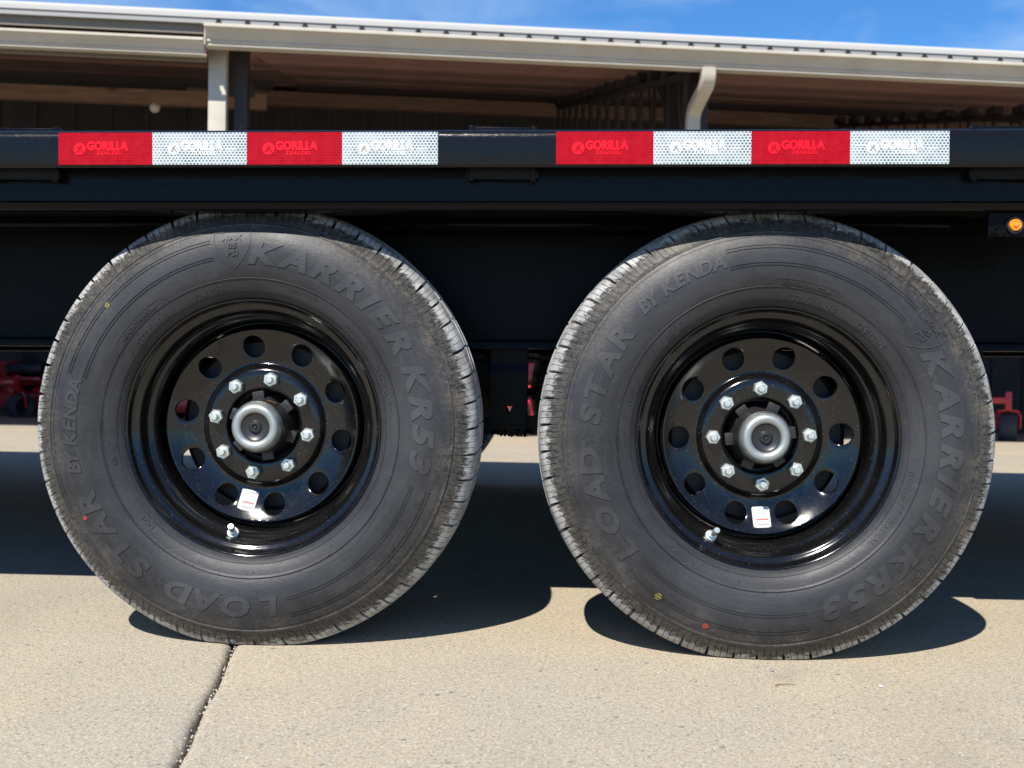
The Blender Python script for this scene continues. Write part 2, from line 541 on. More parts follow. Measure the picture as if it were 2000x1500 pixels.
for a, b in ((-6.4, 3.4),):
    ny = 40
    prev = None
    for j in range(ny + 1):
        y = a + (b - a) * j / ny
        e = [bm.verts.new((jx(y) - 0.009, y, gz(y) - 0.013)), bm.verts.new((jx(y) + 0.009, y, gz(y) - 0.013))]
        if prev: bm.faces.new((prev[0], prev[1], e[1], e[0]))
        prev = e
jf = obj('joint_filler', bm, M_DIRT, pav)

bm = bmesh.new()
rg = random.Random(12)
for i in range(420):
    y = -1.3 + 1.75 * rg.random()
    x = jx(y) + rg.gauss(0.003, 0.0035)
    s_ = rg.uniform(0.0006, 0.0021)
    q = bmesh.ops.create_icosphere(bm, subdivisions=1, radius=s_, matrix=Matrix.Translation((x, y, rg.uniform(-0.010, -0.003))))
    mi = rg.choice((0, 0, 1, 2))
    for v_ in q['verts']:
        v_.co.x += rg.uniform(-.3, .3) * s_; v_.co.z += rg.uniform(-.3, .3) * s_
        for f in v_.link_faces: f.material_index = mi
gr = obj('joint_grit', bm, [mat('grit_pale', (0.50, 0.47, 0.40), 0.9), mat('grit_tan', (0.30, 0.24, 0.16), 0.9), mat('grit_dark', (0.06, 0.055, 0.05), 0.9)], pav)
gr['kind'] = 'stuff'

# ------------------------------------------------------------------ the trailer
TR = empty('flatbed_trailer', (0, 0, 0))
tag(TR, 'black tandem axle flatbed trailer standing on the concrete in front of the open shed', 'trailer')
X0, X1 = -4.2, 4.2

def arc(cy, cz, r, a0, a1, n):
    return [(cy + r * math.cos(R(a0 + (a1 - a0) * i / n)), cz + r * math.sin(R(a0 + (a1 - a0) * i / n))) for i in range(n + 1)]

# rub rail: a flat bar with a rounded top standing off the side channel
RF = -0.099
bm = bmesh.new()
prof = arc(RF + 0.015, 0.8490, 0.015, 180, 90, 6) + arc(-0.070, 0.8580, 0.006, 90, 0, 3) + [(-0.064, 0.808)] + arc(RF + 0.005, 0.8075, 0.005, 270, 180, 3)
extrude_x(bm, prof, X0, X1, segs=60)
obj('rub_rail', tilt(bm), M_RAIL, TR, smooth=40)
bm = bmesh.new()
extrude_x(bm, [(2.64 - RF - 0.11 - y, z) for y, z in prof], X0, X1, segs=20)
obj('rub_rail', tilt(bm), M_RAIL, TR, smooth=40)

# side channel with a rolled lower corner
bm = bmesh.new()
prof = [(-0.045, 0.842)] + [(-0.045, 0.757), (-0.0465, 0.7555), (-0.0475, 0.7535), (-0.0465, 0.7515), (-0.045, 0.750)] + arc(-0.037, 0.750, 0.008, 180, 270, 4) + [(0.03, 0.742), (0.03, 0.749), (-0.035, 0.750), (-0.037, 0.755), (-0.037, 0.836), (0.03, 0.837), (0.03, 0.842)]
extrude_x(bm, prof, X0, X1, segs=40)
obj('side_channel', tilt(bm), M_BLACK, TR, smooth=40)
bm = bmesh.new()
extrude_x(bm, [(2.64 - y - 0.0, z) for y, z in prof], X0, X1, segs=10)
obj('side_channel', tilt(bm), M_BLACK, TR, smooth=40)

# deck boards lying between the rails
M_DECK = mat('deck_wood', (0.20, 0.15, 0.10), 0.8)
n = N(M_DECK); v = n.coords((0.4, 14, 14))
n.set('Base Color', n.ramp(n.noise(v, 6, 5, 0.6), [(0.3, (0.13, 0.095, 0.06)), (0.7, (0.27, 0.20, 0.135))]))
for i in range(14):
    y0 = -0.028 + i * 0.1925
    bm = bmesh.new()
    box(bm, X0, X1, y0, y0 + 0.188, 0.8435, 0.8565)
    obj('deck_board', tilt(bm), M_DECK, TR)

# stake pockets between the rail and the channel
src = None
for x in (-0.802, -0.0145, 0.789, 1.592, -1.59):
    if src is None:
        bm = bmesh.new()
        for b in ((-0.055, -0.046, -0.0635, -0.0455, 0.786, 0.8755), (0.046, 0.055, -0.0635, -0.0455, 0.786, 0.8755), (-0.046, 0.046, -0.0632, -0.0580, 0.789, 0.8735),
                  (-0.059, -0.055, -0.066, -0.046, 0.790, 0.815), (0.055, 0.059, -0.066, -0.046, 0.790, 0.815)):
            box(bm, *b, bev=0.0012)
        for sx in (-1, 1):
            for q in range(5):
                M = Matrix.Translation((sx * (0.0565 + random.uniform(-.002, .002)), -0.062 + q * 0.003, 0.864 + random.uniform(-.002, .003)))
                box(bm, -0.003, 0.003, -0.002, 0.002, -0.002, 0.002, M=M, bev=0.001)
        src = obj('stake_pocket', bm, M_BLACK, TR, smooth=40)
        src.location = (x, 0, 0.0125 * x)
    else:
        inst(src, 'stake_pocket', TR, (x, 0, 0.0125 * x))

# main I beams
for yc, nm in ((0.30, 'main_beam'), (2.30, 'main_beam')):
    bm = bmesh.new()
    t = 0.0
    pr = [(yc - 0.07, 0.756), (yc + 0.07, 0.756), (yc + 0.07, 0.742), (yc + 0.006, 0.738), (yc + 0.006, 0.536), (yc + 0.07, 0.532), (yc + 0.07, 0.518), (yc - 0.07, 0.518)]
    pr += arc(yc - 0.067, 0.529, 0.003, 180, 90, 2) + [(yc - 0.006, 0.536), (yc - 0.006, 0.738), (yc - 0.07, 0.742)]
    extrude_x(bm, pr, X0, X1, segs=20)
    obj(nm, tilt(bm), M_FRAME, TR, smooth=30)
bm = bmesh.new()
for y_ in (0.25, 2.25):
    box(bm, X0, X1, y_, y_ + 0.1, 0.757, 0.841)
obj('slit_filler', tilt(bm), M_FRAME, TR)  # added dark filler that blocks the pale slits under the deck
# a narrow ledger strip under the channel on which the crossmembers rest
bm = bmesh.new()
for i in range(int((X1 - X0) / 0.4)):
    x = X0 + 0.2 + i * 0.4 + 0.03
    box(bm, x - 0.02, x + 0.02, 0.032, 2.6, 0.760, 0.838)
cmb = obj('crossmember', tilt(bm), M_FRAME, TR)
cmb['kind'] = 'stuff'
# long wiring tube seen as a faint line behind the side channel
for a, b in ((-4.0, -0.56), (-0.12, 0.14), (0.46, 0.765)):
    bm = bmesh.new()
    tube(bm, [(a, 0.12, 0.739), ((a + b) / 2, 0.12, 0.739), (b, 0.12, 0.739)], 0.006, 8)
    obj('wiring_tube', tilt(bm), M_FRAME, TR, smooth=60)

# hangers, equalizers and leaf springs
def hanger(x, yc):
    bm = bmesh.new()
    outer = [(-0.0355, 0.0), (0.0355, 0.0), (0.0355, 0.152), (0.032, 0.156), (-0.032, 0.156), (-0.0355, 0.152)]
    for y0, y1 in ((yc - 0.040, yc - 0.032), (yc + 0.032, yc + 0.040)):
        tri = [(-0.0075, 0.043), (0.0075, 0.043), (0.0, 0.027)]
        oa = [[bm.verts.new((px, y, pz)) for px, pz in outer] for y in (y0, y1)]
        ta = [[bm.verts.new((px, y, pz)) for px, pz in tri] for y in (y0, y1)]
        for o_, t_ in zip(oa, ta):
            tl, tr_, tb = t_
            for f in ((o_[0], o_[1], tb), (o_[1], tr_, tb), (o_[1], o_[2], tr_), (o_[2], o_[3], tr_), (o_[3], tl, tr_), (o_[3], o_[4], tl), (o_[4], o_[5], tl), (o_[5], o_[0], tl), (o_[0], tb, tl)):
                bm.faces.new(f)
        for A in (oa, ta):
            nn = len(A[0])
            for i in range(nn):
                bm.faces.new((A[0][i], A[0][(i + 1) % nn], A[1][(i + 1) % nn], A[1][i]))
    # sloped weld gusset that catches the sky
    prism(bm, [(-0.0355, 0.110), (0.0345, 0.110), (0.0345, 0.112), (-0.0355, 0.112)], yc - 0.0445, yc - 0.040)
    vs = [bm.verts.new(p) for p in ((-0.035, yc - 0.0432, 0.1125), (0.034, yc - 0.0432, 0.1125), (0.034, yc - 0.0405, 0.1235), (-0.035, yc - 0.0405, 0.1235))]
    bm.faces.new(vs)
    box(bm, -0.036, 0.036, yc - 0.045, yc - 0.041, 0.002, 0.006)
    o = obj('spring_hanger', bm, M_FRAME, TR, recalc=True)
    o.location = (x, 0, 0.364)
    return o
M_SPRING = paint('spring_paint', 0.4, 0.6, 1.0)
h0 = hanger(-0.011, 0.30)
for x, yy in ((-0.86, 0), (0.85, 0), (-0.085, 2.0), (-0.93, 2.0), (0.78, 2.0)):
    inst(h0, 'spring_hanger', TR, (x, yy, 0.364 + 0.0125 * x))
def leaf(x0, x1, yc):
    bm = bmesh.new()
    for k, (f, dz) in enumerate(((1.0, 0), (0.85, 0.010), (0.66, 0.020), (0.46, 0.030), (0.28, 0.040))):
        xm, hw = (x0 + x1) / 2, (x1 - x0) / 2 * f
        pts = []
        for i in range(11):
            t = -1 + 2 * i / 10
            pts.append((xm + hw * t, 0.482 + 0.020 * (t * f) ** 2 - dz * 1.0))
        a = [(x, z + 0.0048) for x, z in pts] + [(x, z - 0.0048) for x, z in reversed(pts)]
        va = [[bm.verts.new((x, y, z)) for x, z in a] for y in (yc - 0.028, yc + 0.028)]
        nn = len(a)
        for i in range(nn):
            bm.faces.new((va[0][i], va[0][(i + 1) % nn], va[1][(i + 1) % nn], va[1][i]))
        for q in va:
            for i in range(10):
                bm.faces.new((q[i], q[i + 1], q[nn - 2 - i], q[nn - 1 - i]))
    return obj('leaf_spring', bm, M_SPRING, TR)
for yc in (0.30, 2.30):
    sh_x = 0.0 if yc < 1 else -0.075
    leaf(-0.85 + sh_x, -0.06 + sh_x, yc)
    leaf(0.05 + sh_x, 0.84 + sh_x, yc)
    bm = bmesh.new()
    prism(bm, [(px_ + sh_x, pz_) for px_, pz_ in ((-0.075, 0.378), (0.070, 0.390), (0.085, 0.375), (0.06, 0.356), (-0.01, 0.350), (-0.085, 0.352), (-0.09, 0.37))], yc - 0.02, yc + 0.02)
    for i in range(60):
        x, z = random.uniform(-0.08, 0.08) + sh_x, 0.354
        M = Matrix.Translation((x, yc - 0.02 - random.uniform(0, .004), z + random.uniform(-.004, .006))) @ Matrix.Rotation(random.random() * 3, 4, 'X') @ Matrix.Rotation(random.random() * 3, 4, 'Z')
        s_ = random.uniform(0.0012, 0.0028)
        box(bm, -s_, s_, -s_, s_, -s_, s_, M=M)
    obj('equalizer', bm, M_SPRING, TR)
for x in (-0.435, 0.435):
    bm = bmesh.new()
    tube(bm, [(x, 0.17, 0.3728), (x, 2.40, 0.3728)], 0.062, 20)
    obj('axle', bm, M_FRAME, TR, smooth=40)

# clearance light on its drop plate
bm = bmesh.new()
box(bm, 0.776, 1.05, -0.030, -0.024, 0.7015, 0.7405, bev=0.001)
for i in range(26):
    x, z = 0.779 + abs(random.gauss(0, 0.010)), 0.7035 + abs(random.gauss(0, 0.007))
    M = Matrix.Translation((x, -0.031, z)) @ Matrix.Rotation(random.random() * 3, 4, 'Y') @ Matrix.Rotation(random.random() * 3, 4, 'X')
    s_ = random.uniform(0.0006, 0.0017)
    box(bm, -s_, s_, -s_, s_, -s_, s_, M=M)
obj('light_bracket', tilt(bm), M_FRAME, TR)
cl = empty('clearance_light', (0.817, -0.030, 0.7302), parent=TR)
bm = bmesh.new()
revolve(bm, [(0.0100, 0.001), (0.0142, 0.001), (0.0146, -0.003), (0.0132, -0.0055), (0.0108, -0.005), (0.0100, -0.002)], 40)
obj('grommet', bm, M_GROM, cl, smooth=40)
bm = bmesh.new()
revolve(bm, [(0.0101, 0.0), (0.0100, -0.006), (0.0088, -0.0085), (0.0072, -0.0087), (0.0064, -0.0075), (0.0056, -0.0075), (0.0048, -0.0095), (0.0026, -0.0115), (0, -0.012)], 40)
obj('lens', bm, M_AMBER, cl, smooth=30)

# reflective tape: eight panels with raised print
def emblem(bm):
    """roundel with a striding ape-like mark left open"""
    bmesh.ops.create_circle(bm, cap_ends=True, segments=36, radius=0.0098, matrix=Matrix.Translation((-0.0415, -0.0005, 0)))
    return bm
def tape_panel(x, white):
    z = 0.8325 + 0.0125 * (x + 0.0762)
    bm = bmesh.new()
    w, h = 0.0766, 0.0257
    box(bm, -w, w, -0.0008, 0.0, -h, h)
    p = obj('reflective_tape', bm, M_TWHITE if white else M_TRED, TR, recalc=True)
    p.location = (x + 0.0762, RF - 0.0006, z)
    p.rotation_euler = (0, -0.0125, 0)
    p['label'] = 'white reflective tape panel' if white else 'red reflective tape panel'
    lm = M_PWHITE if white else M_PRED
    dk = M_TWHITE if white else M_TRED
    bm = bmesh.new()
    t1 = text_bm('GORILLA', 0.0205, bold=0.0011, spacing=1.0, flat=True)
    xs_ = [v.co.x for v in t1.verts]
    f = 0.068 / (max(xs_) - min(xs_))
    x_l = min(xs_)
    for v in t1.verts: v.co = Vector(((v.co.x - x_l) * f - 0.030, v.co.y * 0.92 + 0.0035, 0))
    t2 = text_bm('TRAILERS', 0.0100, shear=0.25, bold=0.00025, spacing=1.15, flat=True)
    xs_ = [v.co.x for v in t2.verts]
    f = 0.040 / (max(xs_) - min(xs_))
    x_l = min(xs_)
    for v in t2.verts: v.co = Vector(((v.co.x - x_l) * f - 0.0135, v.co.y * 0.8 - 0.0078, 0))
    for t in (t1, t2):
        me = bpy.data.meshes.new('t'); t.to_mesh(me); t.free(); bm.from_mesh(me); bpy.data.meshes.remove(me)
    emblem(bm)
    for q in range(2 if white else 0):      # faint small print either side
        for i in range(5):
            xx = (-0.069 if q == 0 else 0.042) + i * 0.0034
            zz = 0.0025 if q == 0 else -0.002
            vs = [bm.verts.new((xx, zz, 0)), bm.verts.new((xx + 0.0022, zz, 0)), bm.verts.new((xx + 0.0022, zz + 0.0016, 0)), bm.verts.new((xx, zz + 0.0016, 0))]
            bm.faces.new(vs)
    # the dark mark cut into the roundel: a peak with one arm
    for tri in (((-0.0475, -0.0060), (-0.0405, 0.0052), (-0.0380, 0.0035), (-0.0435, -0.0050)), ((-0.0395, 0.0008), (-0.0350, -0.0065), (-0.0372, -0.0068), (-0.0412, -0.0012)), ((-0.0462, 0.0015), (-0.0432, 0.0035), (-0.0440, 0.0005))):
        f_ = bm.faces.new([bm.verts.new((a, b, 0.0004)) for a, b in tri])
        f_.material_index = 1
    for f_ in bm.faces:
        if f_.normal.z < 0: f_.normal_flip()
    for v in bm.verts: v.co = Vector((v.co.x, -0.0014 - v.co.z, v.co.y))
    o = obj('lettering', bm, [lm, M_FRAME if not white else M_LGREY], p, recalc=False)
    if not white: o.data.materials[1] = M_TRED
for k in range(4):
    tape_panel(-0.7285 + 0.1534 * k, k % 2 == 1)
    tape_panel(0.0725 + 0.1534 * k, k % 2 == 1)

# ------------------------------------------------------------------ wheels
ZC = 0.3728
SIDE = [(0.2165, 0.006), (0.2195, 0.0015), (0.2225, -0.0035), (0.228, -0.0095), (0.234, -0.0138), (0.241, -0.0170), (0.248, -0.0196), (0.2515, -0.0206), (0.2530, -0.0228),
        (0.2543, -0.0214), (0.260, -0.0240), (0.270, -0.0265), (0.280, -0.0280), (0.290, -0.0286), (0.300, -0.0283), (0.310, -0.0270), (0.320, -0.0246), (0.330, -0.0210), (0.338, -0.0172),
        (0.3420, -0.0150), (0.3430, -0.0162), (0.3445, -0.0158), (0.3455, -0.0130)]
SHOULDER = [(0.3475, -0.0118), (0.3540, -0.0078), (0.3610, -0.0028), (0.3680, 0.0022), (0.3740, 0.0072), (0.3785, 0.0125), (0.3812, 0.0190), (0.3830, 0.0290), (0.3842, 0.0400)]
def prof_y(r):
    for (r0, y0), (r1, y1) in zip(SIDE[:-1], SIDE[1:]):
        if r0 <= r <= r1: return y0 + (y1 - y0) * (r - r0) / (r1 - r0)
    return SIDE[-1][1] if r > 0.3 else SIDE[0][1]

def put_arc_text(bm, body, th, rc, size, shear=0.0, bold=0.0, spacing=1.0, stretch=1.0, mat=1, raise_=0.0014, hmul=1.0):
    t = text_bm(body, size, shear, bold, 0.001, spacing)
    ys_ = [v.co.y for v in t.verts]
    xs_ = [v.co.x for v in t.verts]
    cy, cx = (max(ys_) + min(ys_)) / 2, (max(xs_) + min(xs_)) / 2
    for v in t.verts: v.co.y = (v.co.y - cy) * hmul; v.co.x = (v.co.x - cx) * stretch
    hh = max(v.co.y for v in t.verts)
    ww = max(v.co.x for v in t.verts)
    step = 0.005
    for axis, lim in ((1, hh), (0, ww)):
        c = -lim + step
        while c < lim:
            no = (1, 0, 0) if axis == 0 else (0, 1, 0)
            p = (c, 0, 0) if axis == 0 else (0, c, 0)
            bmesh.ops.bisect_plane(t, geom=list(t.verts) + list(t.edges) + list(t.faces), plane_co=p, plane_no=no)
            c += step if axis == 1 else 0.009
    for v in t.verts:
        a = R(th) - v.co.x / rc
        r = rc + v.co.y
        y = prof_y(r) - (raise_ if v.co.z > 0 else -0.002)
        v.co = Vector((r * math.cos(a), y, r * math.sin(a)))
    for f in t.faces: f.material_index = mat
    me = bpy.data.meshes.new('t'); t.to_mesh(me); t.free(); bm.from_mesh(me); bpy.data.meshes.remove(me)

def put_arc_line(bm, r, a0, a1, w=0.0016, h=0.0014, mat=0):
    n_ = max(2, int(abs(a1 - a0) / 1.5))
    prev = None
    for i in range(n_ + 1):
        a = R(a0 + (a1 - a0) * i / n_)
        q = []
        for dr, dh in ((-w, 0.001), (-w * 0.5, -h), (w * 0.5, -h), (w, 0.001)):
            rr = r + dr
            q.append(bm.verts.new((rr * math.cos(a), prof_y(rr) + dh, rr * math.sin(a))))
        if prev:
            for j in range(3):
                bm.faces.new((prev[j], prev[j + 1], q[j + 1], q[j])).material_index = mat
        prev = q

def put_poly_line(bm, pts, w=0.0012, h=0.0011, mat=1):
    """raised line through (angle, r) points"""
    dense = []
    for (a0, r0), (a1, r1) in zip(pts[:-1], pts[1:]):
        m_ = max(1, int(math.hypot(R(a1 - a0) * 0.3, r1 - r0) / 0.004))
        dense += [(a0 + (a1 - a0) * i / m_, r0 + (r1 - r0) * i / m_) for i in range(m_)]
    dense.append(pts[-1])
    P3 = [Vector((r * math.cos(R(a)), 0, r * math.sin(R(a)))) for a, r in dense]
    prev = None
    for i, p in enumerate(P3):
        d = (P3[min(i + 1, len(P3) - 1)] - P3[max(0, i - 1)]).normalized()
        nrm = Vector((-d.z, 0, d.x))
        q = []
        for s_, dh in ((-w, 0.001), (-w * 0.5, -h), (w * 0.5, -h), (w, 0.001)):
            c = p + nrm * s_
            q.append(bm.verts.new((c.x, prof_y(math.hypot(c.x, c.z)) + dh, c.z)))
        if prev:
            for j in range(3): bm.faces.new((prev[j], prev[j + 1], q[j + 1], q[j])).material_index = mat
        prev = q

def put_dot(bm, a, r, rad, mat):
    c = Vector((r * math.cos(R(a)), 0, r * math.sin(R(a))))
    ring = []
    for k in range(16):
        x, z = c.x + rad * math.cos(k * math.pi / 8), c.z + rad * math.sin(k * math.pi / 8)
        ring.append(bm.verts.new((x, prof_y(math.hypot(x, z)) - 0.0011, z)))
    bm.faces.new(ring).material_index = mat

def build_tyre(ph, dots, seed):
    rnd = random.Random(seed)
    NP = 52
    ang = []                                   # (fraction of a pitch, kind) kind: 0 block, 1 groove, 2 sipe
    pit = [(0.0, 0), (0.008, 1), (0.102, 1), (0.112, 0)]
    for c in (0.33, 0.56, 0.79):
        pit += [(c - 0.012, 0), (c - 0.007, 2), (c + 0.007, 2), (c + 0.012, 0)]
    wid = [rnd.choice((0.86, 1.0, 1.0, 1.15)) for p in range(NP)]
    tot = sum(wid)
    beg = [sum(wid[:p]) / tot * 2 * math.pi for p in range(NP)]
    for p in range(NP):
        for f, kd in pit: ang.append((beg[p] + f * wid[p] / tot * 2 * math.pi, kd))
    front = [(r, y, 0) for r, y in SIDE] + [(r, y, 1) for r, y in SHOULDER]
    crown = [(0.3846, 0.0445, 1), (0.3765, 0.0455, 3), (0.3765, 0.0525, 3), (0.3855, 0.0535, 2), (0.3862, 0.079, 2), (0.3775, 0.080, 3), (0.3775, 0.0875, 3), (0.3865, 0.089, 2)]
    half = front + crown
    back = [(r, 0.178 - y, kd) for r, y, kd in reversed(half[:-1])]
    prof = half + back
    bm = bmesh.new()
    rows = []
    n_sh = len(SIDE)
    for ia, (a, kd) in enumerate(ang):
        row = []
        in_pit = ia % len(pit) < 4
        gcen = beg[ia // len(pit)] + 0.055 * wid[ia // len(pit)] / tot * 2 * math.pi
        for i, (r, y, z) in enumerate(prof):
            rr = r
            skew = 0.0
            if z == 1:
                d = min(1.0, max(0.0, (r - 0.3655) / 0.007))
                if kd == 1: rr -= 0.0105 * d + (0.0012 if r > 0.35 else 0)
                elif kd == 2: rr -= 0.0016 * min(1.0, max(0.0, (r - 0.347) / 0.01))
                skew = 0.022 * (min(y, 0.178 - y) + 0.012) / 0.05       # grooves lean
            if z == 2 and kd == 1: rr -= 0.0085
            if z == 2: skew = 0.03
            a_ = a
            if in_pit and z in (0, 1):
                a_ = gcen + (a - gcen) * (0.22 + 0.78 * min(1.0, max(0.0, (r - 0.364) / 0.006)))
            aa = a_ + skew + R(ph)
            row.append(bm.verts.new((rr * math.cos(aa), y, rr * math.sin(aa))))
        rows.append(row)
    m = len(prof)
    na = len(ang)
    for k in range(na):
        a, b = rows[k], rows[(k + 1) % na]
        k1, k2 = ang[k][1], ang[(k + 1) % na][1]
        for i in range(m - 1):
            f = bm.faces.new((a[i], a[i + 1], b[i + 1], b[i]))
            if prof[i][2] == 3 and prof[i + 1][2] == 3: f.material_index = 4
            elif (k1 == 1 and k2 == 1) and prof[i][2] in (1, 2) and prof[i][0] > 0.366: f.material_index = 4
            elif (k1 == 2 and k2 == 2) and prof[i][2] == 1 and prof[i][0] > 0.352: f.material_index = 4
    # raised lettering and lines, one skin with the tyre
    A = lambda d: d + ph
    letters = (('K', 85.3), ('A', 75.6), ('R', 65.2), ('R', 55.2), ('I', 47.2), ('E', 40.2), ('R', 31.2), ('K', 17.6), ('R', 8.2), ('5', -1.0), ('3', -9.6))
    for ch, d in letters:
        put_arc_text(bm, ch, A(d), 0.2945, 0.047, shear=0.25, bold=0.0024, stretch=1.40)
    for ch, d in zip('LOAD', (-82.5, -93.3, -103.2, -112.8)):
        put_arc_text(bm, ch, A(d), 0.300, 0.046, shear=0.1, bold=0.0020, stretch=1.34)
    for ch, d in zip('STAR', (-127.6, -136.4, -145.2, -154.4)):
        put_arc_text(bm, ch, A(d), 0.300, 0.046, shear=0.1, bold=0.0020, stretch=1.34)
    st = []
    for i in range(11):
        rr = 0.0125 if i % 2 == 0 else 0.0052
        a_ = R(A(-120.2)) + i * math.pi / 5
        cx, cz = 0.300 * math.cos(R(A(-120.2))), 0.300 * math.sin(R(A(-120.2)))
        x, z = cx + rr * math.cos(a_), cz + rr * math.sin(a_)
        st.append((math.degrees(math.atan2(z, x)), math.hypot(x, z)))
    for i in range(1, 11):
        while st[i][0] - st[i - 1][0] > 180: st[i] = (st[i][0] - 360, st[i][1])
        while st[i][0] - st[i - 1][0] < -180: st[i] = (st[i][0] + 360, st[i][1])
    put_poly_line(bm, st, 0.0010, 0.0010)
    for ch, d in zip(('B', 'Y', 'K', 'E', 'N', 'D', 'A'), (193.8, 190.0, 184.2, 180.1, 175.8, 171.4, 167.2)):
        put_arc_text(bm, ch, A(d), 0.3045, 0.031, shear=0.2, bold=0.0013, stretch=1.08)
    # the shield
    sh = [(-5.4, 0.3335), (-2.6, 0.3315), (0, 0.3345), (2.6, 0.3315), (5.4, 0.3335), (5.6, 0.315), (5.0, 0.300), (3.4, 0.285), (0, 0.268), (-3.4, 0.285), (-5.0, 0.300), (-5.6, 0.315), (-5.4, 0.3335)]
    put_poly_line(bm, [(A(95.8) + a_, r) for a_, r in sh], 0.0016, 0.0011)
    put_arc_text(bm, 'MAX', A(95.8), 0.3215, 0.0125, shear=0.1, bold=0.0001, spacing=1.25, stretch=1.12, raise_=0.0016)
    put_arc_text(bm, '85', A(95.8), 0.308, 0.0125, shear=0.1, bold=0.0003, stretch=1.35, raise_=0.0016)
    put_arc_text(bm, 'PSI', A(95.8), 0.295, 0.0125, shear=0.1, bold=0.0003, stretch=1.35, raise_=0.0016)
    # paired lines in the free sectors
    for r0 in (0.2885, 0.2930, 0.3170, 0.3220):
        put_arc_line(bm, r0, A(102.5), A(164), 0.0012, 0.0013)
        put_arc_line(bm, r0, A(283.5), A(342), 0.0012, 0.0013)
    put_arc_line(bm, 0.2300, 0, 360, 0.0007, 0.0010)
    put_arc_line(bm, 0.3365, A(100), A(345), 0.0008, 0.0008)
    # small print round the bead
    put_arc_text(bm, 'ST235/80R16', A(134), 0.2385, 0.0135, bold=0.0002, stretch=1.15, raise_=0.0013)
    put_arc_text(bm, '124/120N', A(107), 0.2385, 0.0125, bold=0.0002, stretch=1.2, raise_=0.0013)
    put_arc_text(bm, 'TUBELESS', A(42), 0.2385, 0.0100, bold=0.0001, stretch=1.25, raise_=0.0013)
    put_arc_text(bm, 'RADIAL', A(20.5), 0.2385, 0.0110, bold=0.0001, stretch=1.5, raise_=0.0013)
    put_arc_text(bm, 'KENDATIRE.COM', A(137.5), 0.2600, 0.0085, shear=0.1, bold=0.0002, stretch=1.2, raise_=0.0013)
    put_poly_line(bm, [(A(152), 0.2545), (A(151), 0.262), (A(148), 0.2665), (A(137.5), 0.2665), (A(127), 0.2665), (A(124), 0.262), (A(123), 0.2545)], 0.0009, 0.0008)
    put_arc_text(bm, 'DOT', A(-137), 0.2385, 0.0105, stretch=1.3, raise_=0.0013)
    put_arc_text(bm, 'RR', A(-166), 0.2385, 0.0095, stretch=1.3, raise_=0.0013)
    put_poly_line(bm, [(A(-172) + 1.5 * math.cos(i * math.pi / 6), 0.2395 + 0.006 * math.sin(i * math.pi / 6)) for i in range(13)], 0.0014, 0.0009)
    put_arc_text(bm, 'MAX LOAD', A(68), 0.2440, 0.0070, stretch=1.3, raise_=0.0007)
    put_poly_line(bm, [(A(-70), 0.2545), (A(-66), 0.2615), (A(-60), 0.2630), (A(-44), 0.2630), (A(-36), 0.2600), (A(-31), 0.2545)], 0.0009, 0.0007)
    # rubber vent hairs
    for i in range(46):
        a_, r = R(rnd.uniform(0, 360)), rnd.choice((0.229, 0.243, 0.251, 0.2395))
        p = Vector((r * math.cos(a_), prof_y(r) + 0.0005, r * math.sin(a_)))
        d = Vector((rnd.uniform(-.4, .4), -0.7, rnd.uniform(-.6, .1))).normalized() * rnd.uniform(0.0028, 0.0052)
        w_ = Vector((0.0007, 0, 0))
        q = [bm.verts.new(x) for x in (p - w_, p + w_, p + d + w_ * 0.6, p + d - w_ * 0.6)]
        bm.faces.new(q).material_index = 4
    for a_, r, kind in dots: put_dot(bm, a_, r, (0.0062 if kind == 2 else 0.0055) * (0.75 if ph == 0 else 1.0), kind)
    # the loaded tyre is pressed flat where it meets the concrete
    for v in bm.verts:
        if v.co.z < -ZC + 0.0006: v.co.z = -ZC + 0.0006
        t = max(0.0, (-v.co.z - 0.26) / 0.11)
        if t > 0 and math.hypot(v.co.x, v.co.z) > 0.25:
            v.co.y += (-0.0035 if v.co.y < 0.089 else 0.0035) * min(1, t) * max(0, 1 - abs(v.co.x) / 0.2)
    return bm

